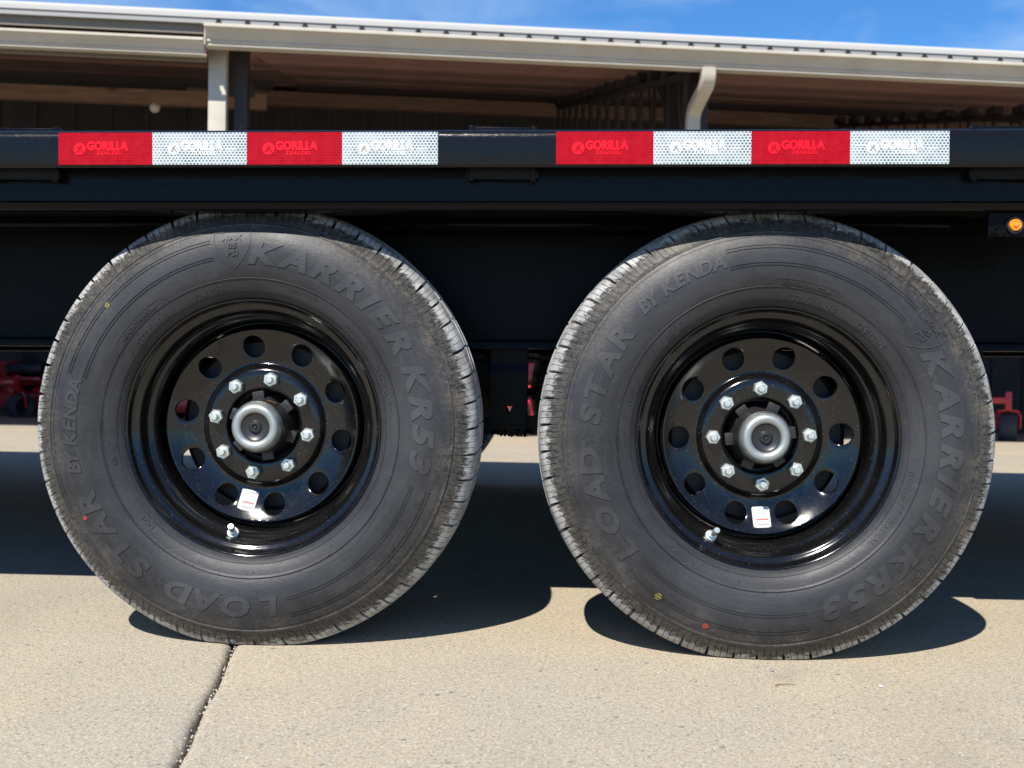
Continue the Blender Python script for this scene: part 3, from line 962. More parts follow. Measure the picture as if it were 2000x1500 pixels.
DISH0, DISH1 = 0.1135, 0.1665
def dish_y(r):
    t = (r - DISH0) / (DISH1 - DISH0)
    return 0.0819 - 0.0065 * t - 0.0150 * t * t
def build_rim(phase):
    bm = bmesh.new()
    barrel = [(0.2165, 0.0095), (0.2195, 0.0060), (0.2207, 0.0020), (0.2203, -0.0008), (0.2188, -0.0018), (0.2168, -0.0008), (0.2150, 0.0030), (0.2135, 0.0080), (0.2105, 0.0118), (0.2060, 0.0136),
              (0.2022, 0.0158), (0.2000, 0.0200), (0.1992, 0.0260), (0.1986, 0.0320), (0.1968, 0.0362), (0.1920, 0.0410), (0.1868, 0.0458), (0.1838, 0.0510), (0.1826, 0.0580), (0.1815, 0.0700), (0.1800, 0.0850),
              (0.1795, 0.1080), (0.1830, 0.1150), (0.1950, 0.1260), (0.1985, 0.1400), (0.1990, 0.1600), (0.2060, 0.1680), (0.2205, 0.1760)]
    revolve(bm, barrel, 160)
    outer = [(DISH1, dish_y(DISH1)), (0.1688, dish_y(DISH1) - 0.0004), (0.1708, dish_y(DISH1) + 0.0010), (0.1723, dish_y(DISH1) + 0.0040), (0.1731, dish_y(DISH1) + 0.0090), (0.1736, 0.1050), (0.1790, 0.1060)]
    inner = [(0.0640, 0.0980), (0.0636, 0.0740), (0.0645, 0.0710), (0.0668, 0.0694), (0.0700, 0.0690), (0.0760, 0.0688), (0.0880, 0.0686), (0.0930, 0.0688), (0.0962, 0.0694), (0.0992, 0.0706), (0.1020, 0.0726), (0.1046, 0.0756), (0.1068, 0.0788), (0.1090, 0.0812), (0.1112, 0.0819), (DISH0, dish_y(DISH0))]
    revolve(bm, outer, 160, phase=R(phase))
    revolve(bm, inner, 160, phase=R(phase))
    # the perforated dish: ten sectors, each a ring of quads round its hand hole
    for s_ in range(10):
        ac = R(phase + 36 * s_)
        half = R(18)
        rc, hr = 0.1400, 0.0188
        NB = 32
        # boundary of the sector: 8 steps a side, angles on the 160-gon (16 steps per 36 degrees)
        def bnd(i):
            t = i / NB * 4
            k_, f = int(t), t - int(t)
            if k_ == 0: return (DISH1, half - f * 2 * half) if False else (DISH1, -half + f * 2 * half)
            if k_ == 1: return (DISH1 + (DISH0 - DISH1) * f, half)
            if k_ == 2: return (DISH0, half - f * 2 * half)
            return (DISH0 + (DISH1 - DISH0) * f, -half)
        outer_pts = []
        for i in range(NB):
            r, a = bnd(i)
            outer_pts.append(Vector((r * math.cos(ac + a), r * math.sin(ac + a))))
        c = Vector((rc * math.cos(ac), rc * math.sin(ac)))
        hole = []
        for p in outer_pts:
            d = (p - c).normalized()
            hole.append(d)
        rings = []
        steps = [('o', 1.0), ('o', 0.72), ('o', 0.48), ('o', 0.26), ('h', 0.0016, -0.0), ('h', 0.0004, 0.0006), ('h', 0.0, 0.0022), ('h', 0.0006, 0.0070)]
        for st in steps:
            ring = []
            for p, d in zip(outer_pts, hole):
                if st[0] == 'o':
                    q = c + d * (hr + 0.0016) + (p - (c + d * (hr + 0.0016))) * st[1]
                    dy = 0.0
                else:
                    q = c + d * (hr + st[1]); dy = st[2]
                r = q.length
                ring.append(bm.verts.new((q.x, dish_y(min(max(r, DISH0), DISH1)) + dy, q.y)))
            rings.append(ring)
        for a, b in zip(rings[:-1], rings[1:]):
            for i in range(NB):
                bm.faces.new((a[i], a[(i + 1) % NB], b[(i + 1) % NB], b[i]))
    bmesh.ops.remove_doubles(bm, verts=bm.verts, dist=0.0002)
    return bm

def nut_bm():
    bm = bmesh.new()
    revolve(bm, [(0.0112, 0.0), (0.0112, -0.0020), (0.0104, -0.0022)], 24)
    hx = [[bm.verts.new((r * math.cos(k * math.pi / 3), y, r * math.sin(k * math.pi / 3))) for k in range(6)] for r, y in ((0.0130, -0.0020), (0.0130, -0.0130), (0.0114, -0.0148))]
    for a, b in zip(hx[:-1], hx[1:]):
        for k in range(6): bm.faces.new((a[k], a[(k + 1) % 6], b[(k + 1) % 6], b[k]))
    bm.faces.new(hx[-1])
    revolve(bm, [(0.0078, -0.0148), (0.0074, -0.0172), (0.0064, -0.0178), (0.0063, -0.0225), (0.0052, -0.0240), (0, -0.0243)], 20)
    return bm

def valve_bm():
    bm = bmesh.new()
    revolve(bm, [(0.0102, 0.003), (0.0104, -0.0010), (0.0092, -0.0026), (0.0066, -0.0032), (0.0060, -0.0080), (0.0042, -0.0088), (0.0040, -0.0190), (0.0056, -0.0196), (0.0057, -0.0290), (0.0046, -0.0312), (0, -0.0316)], 20)
    return bm

def label_bm():
    bm = bmesh.new()
    def rr(w, h, y, m, cx=0, cz=0, rad=0.003):
        pts = []
        for sx, sz, a0 in ((1, 1, 0), (-1, 1, 90), (-1, -1, 180), (1, -1, 270)):
            for k in range(4):
                a = R(a0 + 30 * k)
                pts.append(bm.verts.new((cx + sx * (w - rad) + rad * math.cos(a), y, cz + sz * (h - rad) + rad * math.sin(a))))
        bm.faces.new(pts).material_index = m
    rr(0.0152, 0.0190, -0.0009, 0)
    rr(0.0152, 0.0190, -0.0003, 0)
    rr(0.0105, 0.0013, -0.0012, 1, 0.0015, -0.0042, 0.0004)
    rr(0.0090, 0.0010, -0.0012, 2, 0.002, -0.0130, 0.0004)
    rr(0.0040, 0.0010, -0.0012, 2, 0.007, 0.0140, 0.0004)
    for i in range(3): rr(0.0055, 0.0003, -0.0012, 2, 0.004, 0.0095 - i * 0.0022, 0.0001)
    return bm

nut_src = valve_src = label_src = hub_src = drum_src = cap_src = plug_src = None
def wheel(x, tyre_ph, rim_ph, nut_ph, valve_a, label_a, label_r, label_rot, dots, seed, hub_ph):
    global nut_src, valve_src, label_src, hub_src, drum_src, cap_src, plug_src
    w = empty('wheel', (x, 0, ZC), parent=TR)
    obj('tyre', build_tyre(tyre_ph, dots, seed), [M_TYRE, M_LETTER, M_YELLOW, M_REDDOT, M_GROOVE], w, smooth=50, recalc=False)
    obj('rim', build_rim(rim_ph), M_RIM, w, smooth=42)
    for k in range(8):
        a = R(nut_ph + 45 * k)
        loc = (0.0826 * math.cos(a), 0.0684, 0.0826 * math.sin(a))
        rt = (0, random.uniform(0, 1.0), 0)
        if nut_src is None: nut_src = obj('lug_nut', nut_bm(), M_ZINC, w, smooth=30, loc=loc, rot=rt)
        else: inst(nut_src, 'lug_nut', w, loc, rt)
    if hub_src is None:
        bm = bmesh.new()
        revolve(bm, [(0.0, 0.026), (0.0405, 0.026), (0.0448, 0.028), (0.0460, 0.034), (0.0468, 0.060), (0.0490, 0.074), (0.0525, 0.088), (0.0600, 0.102), (0.105, 0.104)], 64)
        for k in range(6):
            M = Matrix.Rotation(R(60 * k + 20), 4, 'Y')
            box(bm, 0.044, 0.0612, 0.066, 0.103, -0.0105, 0.0105, bev=0.0022, M=M)
        hub_src = obj('hub', bm, M_CAST, w, smooth=35, rot=(0, R(hub_ph), 0))
        bm = bmesh.new()
        revolve(bm, [(0.0420, 0.034), (0.0424, 0.024), (0.0415, 0.0200), (0.0402, 0.0150), (0.0375, 0.0112), (0.0335, 0.0098), (0.0290, 0.0104), (0.0256, 0.0128), (0.0243, 0.0162), (0.0238, 0.022)], 72)
        cap_src = obj('oil_cap', bm, M_CHROME, w, smooth=40)
        bm = bmesh.new()
        revolve(bm, [(0.0239, 0.0165), (0.0225, 0.0152), (0.0205, 0.0160), (0.0180, 0.0178), (0.0120, 0.0185), (0.0100, 0.0165), (0.0080, 0.0138), (0.0062, 0.0135), (0.0045, 0.0160), (0.0030, 0.0165), (0.0022, 0.0140), (0, 0.0136)], 48)
        plug_src = obj('rubber_plug', bm, M_PLUG, w, smooth=35)
        bm = bmesh.new()
        revolve(bm, [(0.06, 0.106), (0.148, 0.108), (0.156, 0.114), (0.158, 0.20), (0.03, 0.205)], 72)
        drum_src = obj('brake_drum', bm, M_DRUM, w, smooth=35)
    else:
        inst(hub_src, 'hub', w, (0, 0, 0), (0, R(hub_ph), 0))
        inst(cap_src, 'oil_cap', w, (0, 0, 0))
        inst(plug_src, 'rubber_plug', w, (0, 0, 0))
        inst(drum_src, 'brake_drum', w, (0, 0, 0))
    a = R(valve_a)
    er = Vector((math.cos(a), 0, math.sin(a)))
    ax = (er * 0.50 + Vector((0, 0.86, 0))).normalized()          # local y of the stem points into the rim
    rt = Vector((0, 1, 0)).rotation_difference(ax).to_euler()
    loc = er * 0.1912 + Vector((0, 0.0402, 0))
    if valve_src is None: valve_src = obj('valve_stem', valve_bm(), M_ZINC, w, smooth=35, loc=loc, rot=rt)
    else: inst(valve_src, 'valve_stem', w, loc, rt)
    a = R(label_a)
    er = Vector((math.cos(a), 0, math.sin(a)))
    slope = (0.0065 + 0.0300 * (label_r - DISH0) / (DISH1 - DISH0)) / (DISH1 - DISH0)
    nrm = Vector((er.x * slope, 1.0, er.z * slope)).normalized()
    q = Vector((0, 1, 0)).rotation_difference(nrm) @ Matrix.Rotation(R(label_rot), 3, 'Y').to_quaternion()
    loc = er * label_r + Vector((0, dish_y(label_r) - 0.0008, 0))
    if label_src is None: label_src = obj('sticker', label_bm(), [M_LABEL, M_LRED, M_LGREY], w, loc=loc, rot=q.to_euler(), recalc=False)
    else: inst(label_src, 'sticker', w, loc, q.to_euler())
    return w
wl = wheel(-0.435, 0.0, 98.2, 79.8, -103, -101.5, 0.1365, 11, ((140.0, 0.3165, 2), (-150.5, 0.318, 3)), 3, 0)
wr = wheel(0.435, -59.3, 74.2, 92.3, -116.5, -87.6, 0.1420, -4, ((-124.2, 0.319, 2), (-107.8, 0.327, 3)), 5, 33)
# a chalk tick on the left hub
bm = bmesh.new()
def hub_pt(a, y): return Vector((0.0475 * math.cos(R(a)), y, 0.0475 * math.sin(R(a))))
pa = [hub_pt(74, 0.040), hub_pt(72, 0.043), hub_pt(68, 0.046), hub_pt(62, 0.052), hub_pt(58, 0.055)]
for p, q in zip(pa[:-1], pa[1:]):
    d = Vector((0, 0.0026, 0)) if p is not pa[0] else Vector((0, 0.004, 0))
    f = bm.faces.new([bm.verts.new(t * 1.004) for t in (p, q, q + d, p + d)])
obj('chalk_mark', bm, M_CHALK, wl, recalc=False)
for src_w, x in ((wl, -0.50), (wr, 0.37)):
    c = copy_tree(src_w, TR)
    c.location = (x, 2.53, ZC)
    c.rotation_euler = (0, 0, math.pi)

# ------------------------------------------------------------------ the open shed behind
OX, OY, ZE = -2.346, 5.652, 2.627
SH = empty('open_shed', (OX, OY, 0), R(8.15))
tag(SH, 'long open fronted metal shed with cream gutters and brown plank ceiling behind the trailer', 'shed')
M_CREAM = mat('cream_metal', (0.56, 0.51, 0.42), 0.42)
n = N(M_CREAM); v = n.coords()
n.set('Base Color', n.mix(n.ramp(n.noise(v, 3.5, 5, 0.65), [(0.35, 0.0), (0.75, 1.0)]), (0.50, 0.455, 0.375), (0.41, 0.365, 0.29)))
M_WHITE = mat('white_trim', (0.43, 0.42, 0.40), 0.6, 0, 0.15)
M_FASCIA = mat('grey_fascia', (0.30, 0.295, 0.285), 0.5)
M_TAN = mat('tan_board', (0.21, 0.18, 0.14), 0.7)
M_ROOF = mat('roof_metal', (0.55, 0.55, 0.53), 0.4, 0.3)
M_NOTCH = mat('gap_shade', (0.012, 0.012, 0.012), 0.9)  # near black, stands for the shade inside open gaps at the eave
M_STEEL = mat('dark_steel', (0.028, 0.024, 0.024), 0.6)
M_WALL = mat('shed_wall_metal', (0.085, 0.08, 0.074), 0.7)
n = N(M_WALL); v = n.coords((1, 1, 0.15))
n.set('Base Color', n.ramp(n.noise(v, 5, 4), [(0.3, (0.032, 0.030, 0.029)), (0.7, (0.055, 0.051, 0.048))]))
M_INNER = mat('inner_dark_wall', (0.03, 0.028, 0.027), 0.8)
def wood(name, a, b):
    m = mat(name, a, 0.8)
    n = N(m)
    v = n.coords((0.9, 9, 9))
    g = n.ramp(n.noise(v, 3.0, 6, 0.7, 0.4), [(0.35, 0.0), (0.68, 1.0)])
    kn = n.ramp(n.voro(n.coords((0.8, 3, 3)), 1.4), [(0.04, 1.0), (0.10, 0.0)])
    inf = n.new('ShaderNodeObjectInfo')
    n.t.links.new
    c = n.mix(g, a, b)
    c = n.mix(0.75, c, n.ramp(inf.outputs['Random'], [(0.0, (0.50, 0.48, 0.48)), (1.0, (1.45, 1.4, 1.36))]), 'MULTIPLY')
    n.set('Base Color', n.mix(n.math('MULTIPLY', kn, 0.8), c, tuple(x * 0.25 for x in a)))
    n.bump(g, 0.3, 0.01)
    return m
M_PLANK = wood('ceiling_wood', (0.22, 0.11, 0.095), (0.54, 0.335, 0.275))
M_BEAM = wood('beam_wood', (0.26, 0.155, 0.105), (0.46, 0.30, 0.21))

KP = 0.19                                   # roof pitch
ZR = ZE + 0.12                              # underside of the planks at the eave
def zc(v): return ZR + KP * v
U0, U1 = -6.5, 16.0
D = 8.0
# K-style gutters
def gutter(u0, u1, v0, z0, h):
    bm = bmesh.new()
    k_ = h / 0.150
    p = [(0.004, 0.150), (-0.012, 0.149), (-0.020, 0.142), (-0.021, 0.124), (-0.014, 0.119), (0.0, 0.117), (0.010, 0.108), (0.028, 0.080), (0.048, 0.052), (0.053, 0.046), (0.050, 0.040), (0.050, 0.034), (0.060, 0.028), (0.066, 0.022), (0.063, 0.016), (0.063, 0.006), (0.069, 0.0), (0.16, 0.0), (0.16, 0.14), (0.155, 0.14), (0.155, 0.008), (0.075, 0.008), (0.01, 0.125)]
    extrude_x(bm, [(v0 + a * k_, z0 + b * k_) for a, b in p], u0, u1, segs=24)
    return obj('gutter', bm, M_CREAM, SH, smooth=30)
gutter(-0.03, U1, 0.0, ZE, 0.140)
gutter(U0, -0.045, 0.05, ZE - 0.056, 0.109)
bm = bmesh.new()
prism(bm, [(-0.038, ZE + 0.004), (-0.030, ZE + 0.004), (-0.030, ZE + 0.146), (-0.038, ZE + 0.146)], 0.030, 0.158)
obj('gutter_end_cap', bm, M_CREAM, SH)
# fascia: ribbed grey band with a white rolled trim above
bm = bmesh.new()
box(bm, U0, U1, 0.035, 0.06, ZE + 0.148, ZE + 0.184)
box(bm, -0.05, U1, 0.035, 0.06, ZE + 0.138, ZE + 0.1475)
obj('fascia', bm, M_FASCIA, SH)
bm = bmesh.new()
extrude_x(bm, [(0.026, ZE + 0.185)] + arc(0.055, ZE + 0.212, 0.029, 180, 90, 5) + [(0.30, ZE + 0.262), (0.30, ZE + 0.185)], U0, U1, segs=12)
obj('eave_trim', bm, M_WHITE, SH, smooth=50)
bm = bmesh.new()
box(bm, U0, -0.052, 0.075, 0.105, ZE + 0.086, ZE + 0.1475)
obj('fascia', bm, M_TAN, SH)
bm = bmesh.new()
box(bm, U0, -0.06, 0.23, 0.26, ZE - 0.064, ZE + 0.04)
obj('fascia', bm, M_TAN, SH)
bm = bmesh.new()
box(bm, U0, -0.06, 0.170, 0.185, ZE + 0.02, ZE + 0.150)
obj('gap_shade_strip', bm, M_NOTCH, SH)  # dark strip added as the shade in the gap above the left gutter
# open rib ends along the eave, the shade inside them drawn as dark wedges
src = None
for i in range(52):
    u = 0.06 + i * 0.1965
    if u > 9: break
    if src is None:
        bm = bmesh.new()
        prism(bm, [(-0.026, 0.002), (0.026, 0.002), (0.010, 0.035), (-0.010, 0.035)], 0.0, 0.03)
        src = obj('rib_end', bm, M_NOTCH, SH, loc=(u, 0.0275, ZE + 0.1445))
    else:
        inst(src, 'rib_end', SH, (u, 0.0275, ZE + 0.1445))
# sheet roof
bm = bmesh.new()
pr = []
for v_ in (0.06, D + 0.3): pr.append((v_, zc(v_) + 0.045))
extrude_x(bm, [pr[0], pr[1], (pr[1][0], pr[1][1] + 0.02), (pr[0][0], pr[0][1] + 0.02)], U0, U1, segs=1)
obj('roof', bm, M_ROOF, SH)
# ceiling planks
src = None
w_ = 0.395
for i in range(20):
    v_ = 0.125 + i * 0.40
    if src is None:
        bm = bmesh.new()
        box(bm, -0.02, U1, 0, w_, 0, 0.03)
        src = obj('ceiling_plank', bm, M_PLANK, SH, loc=(0, v_, zc(v_)), rot=(math.atan(KP), 0, 0))
    else:
        inst(src, 'ceiling_plank', SH, (0, v_, zc(v_) + random.uniform(-.006, .004)), (math.atan(KP), 0, 0))
src = None
for i in range(19):
    v_ = 0.47 + i * 0.40
    if src is None:
        bm = bmesh.new()
        box(bm, U0, -0.03, 0, w_, 0, 0.03)
        src = obj('ceiling_plank', bm, M_PLANK, SH, loc=(0, v_, zc(v_)), rot=(math.atan(KP), 0, 0))
    else:
        inst(src, 'ceiling_plank', SH, (0, v_, zc(v_) + random.uniform(-.006, .004)), (math.atan(KP), 0, 0))
# back beams
bm = bmesh.new(); box(bm, -1.6, U1, D - 0.35, D - 0.22, 3.93, 4.12); obj('beam', bm, M_BEAM, SH)
bm = bmesh.new(); box(bm, U0, -0.2, 4.9, 5.02, 3.27, 3.43); obj('beam', bm, M_BEAM, SH)
for b_ in ((U0, -0.1, 4.6, 4.72, 3.43, 3.50), (-0.1, U1, D - 0.6, D - 0.48, 4.085, 4.20)):  # dark bars added as the shaded gap between beam and ceiling
    bm = bmesh.new(); box(bm, *b_); obj('gap_shade_bar', bm, M_STEEL, SH)
# walls
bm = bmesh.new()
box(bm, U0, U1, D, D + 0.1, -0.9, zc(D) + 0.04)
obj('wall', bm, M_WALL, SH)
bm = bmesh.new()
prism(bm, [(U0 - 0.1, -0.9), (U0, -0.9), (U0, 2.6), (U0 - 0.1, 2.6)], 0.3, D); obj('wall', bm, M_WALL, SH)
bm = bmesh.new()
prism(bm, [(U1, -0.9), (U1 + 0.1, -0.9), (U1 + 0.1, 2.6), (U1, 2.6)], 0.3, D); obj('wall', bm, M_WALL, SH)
src = None
for i in range(44):                                     # standing ribs of the wall sheet
    u = U0 + 0.3 + i * 0.5
    if src is None:
        bm = bmesh.new(); prism(bm, [(-0.03, 0), (0.03, 0), (0.03, 4.8), (-0.03, 4.8)], -0.03, 0.0)
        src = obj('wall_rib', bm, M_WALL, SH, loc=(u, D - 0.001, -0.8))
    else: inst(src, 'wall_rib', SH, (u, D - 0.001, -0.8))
# rear windows low in the wall
wn = empty('window', (7.6, D - 0.03, 0.35), parent=SH)
bm = bmesh.new()
for b in ((-0.9, -0.84, -0.03, 0.0, 0, 0.5), (0.84, 0.9, -0.03, 0, 0, 0.5), (-0.84, 0.84, -0.03, 0, 0, 0.05), (-0.84, 0.84, -0.03, 0, 0.45, 0.5), (-0.03, 0.03, -0.03, 0, 0.05, 0.45)): box(bm, *b)
obj('frame', bm, M_FASCIA, wn)
bm = bmesh.new(); box(bm, -0.84, 0.84, -0.012, -0.006, 0.05, 0.45)
obj('pane', bm, mat('dusty_glass', (0.22, 0.27, 0.33), 0.25), wn)
# posts and knee plates
def steel_post(u, v0, plate=True):
    bm = bmesh.new()
    box(bm, u - 0.045, u + 0.045, v0, v0 + 0.16, -0.6, zc(v0) - 0.02)
    obj('steel_post', bm, M_STEEL, SH)
    if not plate: return
    bm = bmesh.new()
    poly = [(v0 + 0.16, zc(v0) - 0.06), (v0 + 0.16, zc(v0) - 0.95), (v0 + 1.7, zc(v0 + 1.7) - 0.03)]
    a = [bm.verts.new((u - 0.02, p, q)) for p, q in poly]; b = [bm.verts.new((u + 0.02, p, q)) for p, q in poly]
    bm.faces.new(a); bm.faces.new(list(reversed(b)))
    for i in range(3): bm.faces.new((a[i], a[(i + 1) % 3], b[(i + 1) % 3], b[i]))
    obj('knee_plate', bm, M_STEEL, SH)
steel_post(0.155, 0.45, False)
bm = bmesh.new()
prism(bm, [(-0.05, 2.895), (0.0, 2.895), (0.195, 2.54), (0.195, 2.48), (-0.05, 2.48)], 0.90, 0.93)
obj('knee_plate', bm, M_STEEL, SH)
bm = bmesh.new(); box(bm, -0.052, 0.072, 0.30, 0.41, -0.6, ZE + 0.10, bev=0.004)
obj('corner_post', bm, M_CREAM, SH, smooth=40)
def downspout(u, path, w, d_):
    bm = bmesh.new()
    rings = []
    pts = [Vector((0, a, b)) for a, b in path]
    for i, p in enumerate(pts):
        d = (pts[min(i + 1, len(pts) - 1)] - pts[max(i - 1, 0)]).normalized()
        nn = Vector((0, -d.z, d.y))
        q = []
        for sx, sn in ((-1, -.7), (-.8, -1), (.8, -1), (1, -.7), (1, .7), (.8, 1), (-.8, 1), (-1, .7)):
            q.append(bm.verts.new(Vector((u + sx * w, 0, 0)) + p + nn * sn * d_))
        rings.append(q)
    for a, b in zip(rings[:-1], rings[1:]):
        for k in range(8): bm.faces.new((a[k], a[(k + 1) % 8], b[(k + 1) % 8], b[k]))
    bm.faces.new(rings[0]); bm.faces.new(list(reversed(rings[-1])))
    return obj('downspout', bm, M_CREAM, SH, smooth=40)
sb = [(0.07, ZE + 0.01), (0.07, ZE - 0.03), (0.072, ZE - 0.05), (0.085, ZE - 0.075), (0.12, ZE - 0.105), (0.30, ZE - 0.16), (0.42, ZE - 0.205), (0.465, ZE - 0.245), (0.475, ZE - 0.29), (0.475, ZE - 0.4), (0.475, -0.5)]
downspout(3.545, sb, 0.052, 0.040)
steel_post(3.66, 0.62)
steel_post(7.9, 0.52)
steel_post(-4.2, 0.6)
# open web joists running back under the ceiling
def joist(u, v0, v1, drop, depth):
    tr_ = empty('joist', (u, 0, 0), parent=SH)
    ta = lambda v: zc(v) - drop
    bm = bmesh.new()
    for dz in (0.0, -depth):
        a = [(-0.035, v0, ta(v0) + dz), (0.035, v0, ta(v0) + dz), (0.035, v1, ta(v1) + dz), (-0.035, v1, ta(v1) + dz)]
        lo = [bm.verts.new((x, y, z - 0.05)) for x, y, z in a]; hi = [bm.verts.new((x, y, z)) for x, y, z in a]
        bm.faces.new(lo); bm.faces.new(list(reversed(hi)))
        for i in range(4): bm.faces.new((lo[i], lo[(i + 1) % 4], hi[(i + 1) % 4], hi[i]))
    obj('chord', bm, M_STEEL, tr_)
    n_ = int((v1 - v0) / 0.50)
    src = None
    for i in range(n_ + 1):
        v_ = v0 + (v1 - v0) * i / n_
        if src is None:
            bm = bmesh.new()
            box(bm, -0.016, 0.016, -0.018, 0.018, -depth, 0.0)
            box(bm, -0.05, 0.05, -0.09, 0.09, 0.03, 0.12)
            tube(bm, [(0, 0.02, -depth + .02), (0, 0.20, 0.03)], 0.011, 6)
            src = obj('web', bm, M_STEEL, tr_, loc=(0, v_, ta(v_) - 0.03))
        else: inst(src, 'web', tr_, (0, v_, ta(v_) - 0.03))
joist(3.50, 0.55, 7.4, 0.13, 0.85)
joist(7.55, 0.7, 7.4, 0.22, 0.85)
# bulb on the back wall of the left bay
bm = bmesh.new()
bmesh.ops.create_uvsphere(bm, u_segments=16, v_segments=10, radius=0.055)
revolve(bm, [(0.02, 0.03), (0.028, 0.12), (0, 0.12)], 12, mat=1)
lp = obj('wall_lamp', bm, [mat('white_globe', (0.75, 0.72, 0.68), 0.35), M_STEEL], None, smooth=50)
lp.location = (-4.19, 9.6, 3.07)
tag(lp, 'small white globe lamp hanging in the dark left bay of the shed', 'lamp')

# ------------------------------------------------------------------ mowers parked along the shed
M_MRED = mat('mower_red', (0.50, 0.010, 0.014), 0.35, 0, 0.5, 0.4)
M_MBLK = mat('mower_black', (0.014, 0.014, 0.015), 0.5)
M_MTYRE = mat('mower_tyre', (0.040, 0.042, 0.046), 0.7)
M_MSEAT = mat('seat_vinyl', (0.018, 0.018, 0.02), 0.45)
def mower(loc, rz, label):
    t = empty('lawn_mower', loc, rz)
    tag(t, label, 'lawn mower', 'red riding mowers parked along the shed front')
    bm = bmesh.new()
    box(bm, -0.66, 0.66, -0.50, 0.20, 0.13, 0.30, bev=0.03)
    for x in (-0.38, 0.0, 0.38):
        revolve(bm, [(0.0, 0.07), (0.11, 0.07), (0.13, 0.03), (0.13, 0.0)], 20, M=Matrix.Translation((x, -0.15, 0.30)) @ Matrix.Rotation(R(90), 4, 'X'))
    obj('cutting_deck', bm, M_MRED, t, smooth=40)
    bm = bmesh.new()
    for s_ in (-1, 1):
        tube(bm, [(s_ * 0.30, 0.75, 0.42), (s_ * 0.30, -0.3, 0.42), (s_ * 0.34, -0.62, 0.43), (s_ * 0.40, -0.78, 0.44)], 0.035, 8)
    box(bm, -0.42, 0.42, -0.82, -0.75, 0.40, 0.46, bev=0.006)
    box(bm, -0.30, 0.30, -0.10, 0.55, 0.40, 0.48, bev=0.01)
    box(bm, -0.45, -0.28, 0.15, 0.75, 0.46, 0.66, bev=0.04); box(bm, 0.28, 0.45, 0.15, 0.75, 0.46, 0.66, bev=0.04)
    obj('frame', bm, M_MRED, t, smooth=40)
    bm = bmesh.new()
    box(bm, -0.25, 0.25, 0.02, 0.48, 0.52, 0.64, bev=0.05)
    box(bm, -0.25, 0.25, 0.42, 0.55, 0.60, 1.02, bev=0.05)
    obj('seat', bm, M_MSEAT, t, smooth=50)
    bm = bmesh.new()
    box(bm, -0.28, 0.28, 0.62, 1.05, 0.40, 0.72, bev=0.04)
    revolve(bm, [(0, 0.10), (0.18, 0.10), (0.20, 0.06), (0.20, 0.0)], 24, M=Matrix.Translation((0, 0.83, 0.72)) @ Matrix.Rotation(R(90), 4, 'X'))
    obj('engine', bm, M_MBLK, t, smooth=40)
    bm = bmesh.new()
    for s_ in (-1, 1):
        tube(bm, [(s_ * 0.34, 0.10, 0.46), (s_ * 0.34, 0.02, 0.75), (s_ * 0.30, -0.05, 0.86), (s_ * 0.08, -0.08, 0.88)], 0.014, 8)
    obj('lap_bars', bm, M_MBLK, t, smooth=50)
    bm = bmesh.new()
    tube(bm, [(-0.36, 0.62, 0.46), (-0.36, 0.66, 1.25), (-0.30, 0.67, 1.35), (0.30, 0.67, 1.35), (0.36, 0.66, 1.25), (0.36, 0.62, 0.46)], 0.024, 8)
    obj('roll_bar', bm, M_MBLK, t, smooth=50)
    for s_ in (-1, 1):
        bm = bmesh.new()
        pr_ = [(0.13, 0.0), (0.14, -0.02), (0.22, -0.02), (0.265, 0.01), (0.28, 0.05), (0.28, 0.19), (0.265, 0.23), (0.22, 0.26), (0.13, 0.24)]
        revolve(bm, pr_, 32, mat=0)
        revolve(bm, [(0, 0.03), (0.11, 0.03), (0.135, 0.0)], 24, mat=1)
        obj('rear_wheel', bm, [M_MTYRE, M_MBLK], t, smooth=40, loc=(s_ * 0.56 + (0.12 if s_ < 0 else -0.12), 0.55, 0.28), rot=(0, 0, R(-90) if s_ < 0 else R(90)))
    for s_ in (-1, 1):
        cw = empty('caster_wheel', (s_ * 0.42, -0.80, 0), R(62 if s_ > 0 else 70), parent=t)
        bm = bmesh.new()
        revolve(bm, [(0.065, 0.045), (0.075, 0.028), (0.115, 0.0), (0.142, 0.010), (0.153, 0.035), (0.155, 0.085), (0.153, 0.135), (0.142, 0.160), (0.115, 0.170), (0.075, 0.142), (0.065, 0.12)], 36)
        revolve(bm, [(0, 0.045), (0.03, 0.04), (0.045, 0.06), (0.067, 0.05)], 24, mat=1)
        obj('tyre', bm, [M_MTYRE, M_MBLK], cw, smooth=40, loc=(0.05, -0.085, 0.155))
        bm = bmesh.new()
        box(bm, -0.032, 0.032, -0.030, 0.030, 0.335, 0.52, bev=0.01)
        tube(bm, [(0.05, -0.105, 0.155), (0.035, -0.105, 0.28), (0.02, -0.09, 0.325), (0.0, 0.0, 0.34), (0.02, 0.09, 0.325), (0.035, 0.105, 0.28), (0.05, 0.105, 0.155)], 0.016, 8)
        obj('fork', bm, M_MRED, cw, smooth=40)
    return t
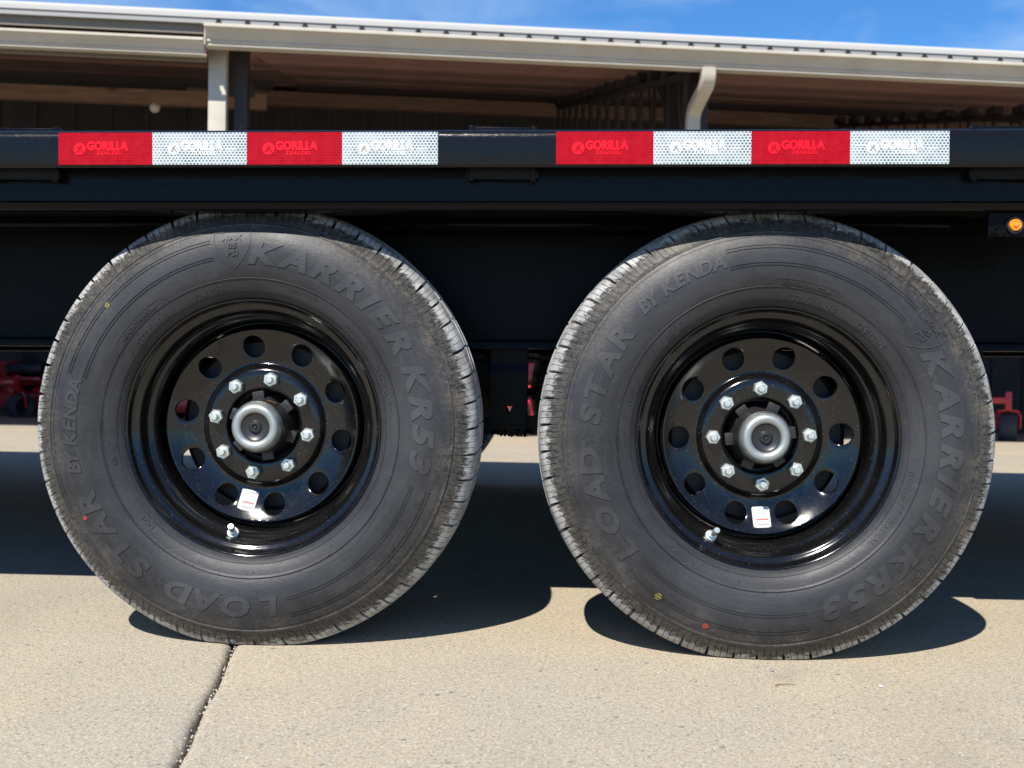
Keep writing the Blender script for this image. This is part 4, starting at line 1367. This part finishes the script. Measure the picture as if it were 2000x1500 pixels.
mower((4.04, 9.84, gz(9.84)), R(6), 'red riding mower with one caster wheel showing past the right hand tyre')
mower((-6.45, 11.3, gz(11.3)), R(-4), 'red riding mower in the shade at the far left under the trailer bed')
mower((-3.75, 9.6, gz(9.6)), R(8), 'red riding mower glimpsed through a hand hole of the left hand wheel')
mower((0.24, 8.25, gz(8.25)), R(-3), 'red riding mower seen between the two big trailer wheels')

# ------------------------------------------------------------------ small things on the concrete
M_PEB = mat('pebble_grey', (0.26, 0.25, 0.25), 0.8)
M_PEB2 = mat('pebble_pale', (0.55, 0.53, 0.49), 0.8)
def pebble(x, y, s_, m, label):
    bm = bmesh.new()
    bmesh.ops.create_icosphere(bm, subdivisions=2, radius=1.0)
    for v in bm.verts:
        v.co = Vector((v.co.x * s_ * 1.25, v.co.y * s_ * 0.9, v.co.z * s_ * 0.62)) * random.uniform(0.86, 1.1)
    o = obj('pebble', bm, m, None, smooth=45, loc=(x, y, s_ * 0.45), rot=(0, 0, random.random() * 3))
    tag(o, label, 'pebble', 'loose pebbles on the concrete')
pebble(0.418, -0.042, 0.0030, M_PEB, 'grey pebble on the concrete just in front of the right hand tyre')
pebble(0.438, -0.063, 0.0040, M_PEB, 'largest grey pebble on the concrete in front of the right hand tyre')
pebble(0.592, -0.133, 0.0036, M_PEB2, 'pale pebble on the open concrete at right')
pebble(0.306, -0.133, 0.0026, M_PEB, 'small grey pebble left of the twig on the concrete')
pebble(0.466, -0.234, 0.0022, M_PEB, 'tiny dark pebble nearer the viewer than the twig')
pebble(0.442, -0.439, 0.0026, M_PEB, 'small grey pebble at the near edge of the concrete')
bm = bmesh.new()
tube(bm, [(0.428, -0.152, 0.002), (0.427, -0.146, 0.002), (0.432, -0.142, 0.002), (0.447, -0.139, 0.0025), (0.461, -0.138, 0.0015)], [0.0005, 0.0007, 0.0008, 0.0007, 0.0004], 5)
tg = obj('twig', bm, mat('twig_brown', (0.22, 0.12, 0.06), 0.8), None, smooth=60)
tag(tg, 'thin brown hooked twig lying on the concrete before the right hand tyre', 'twig')
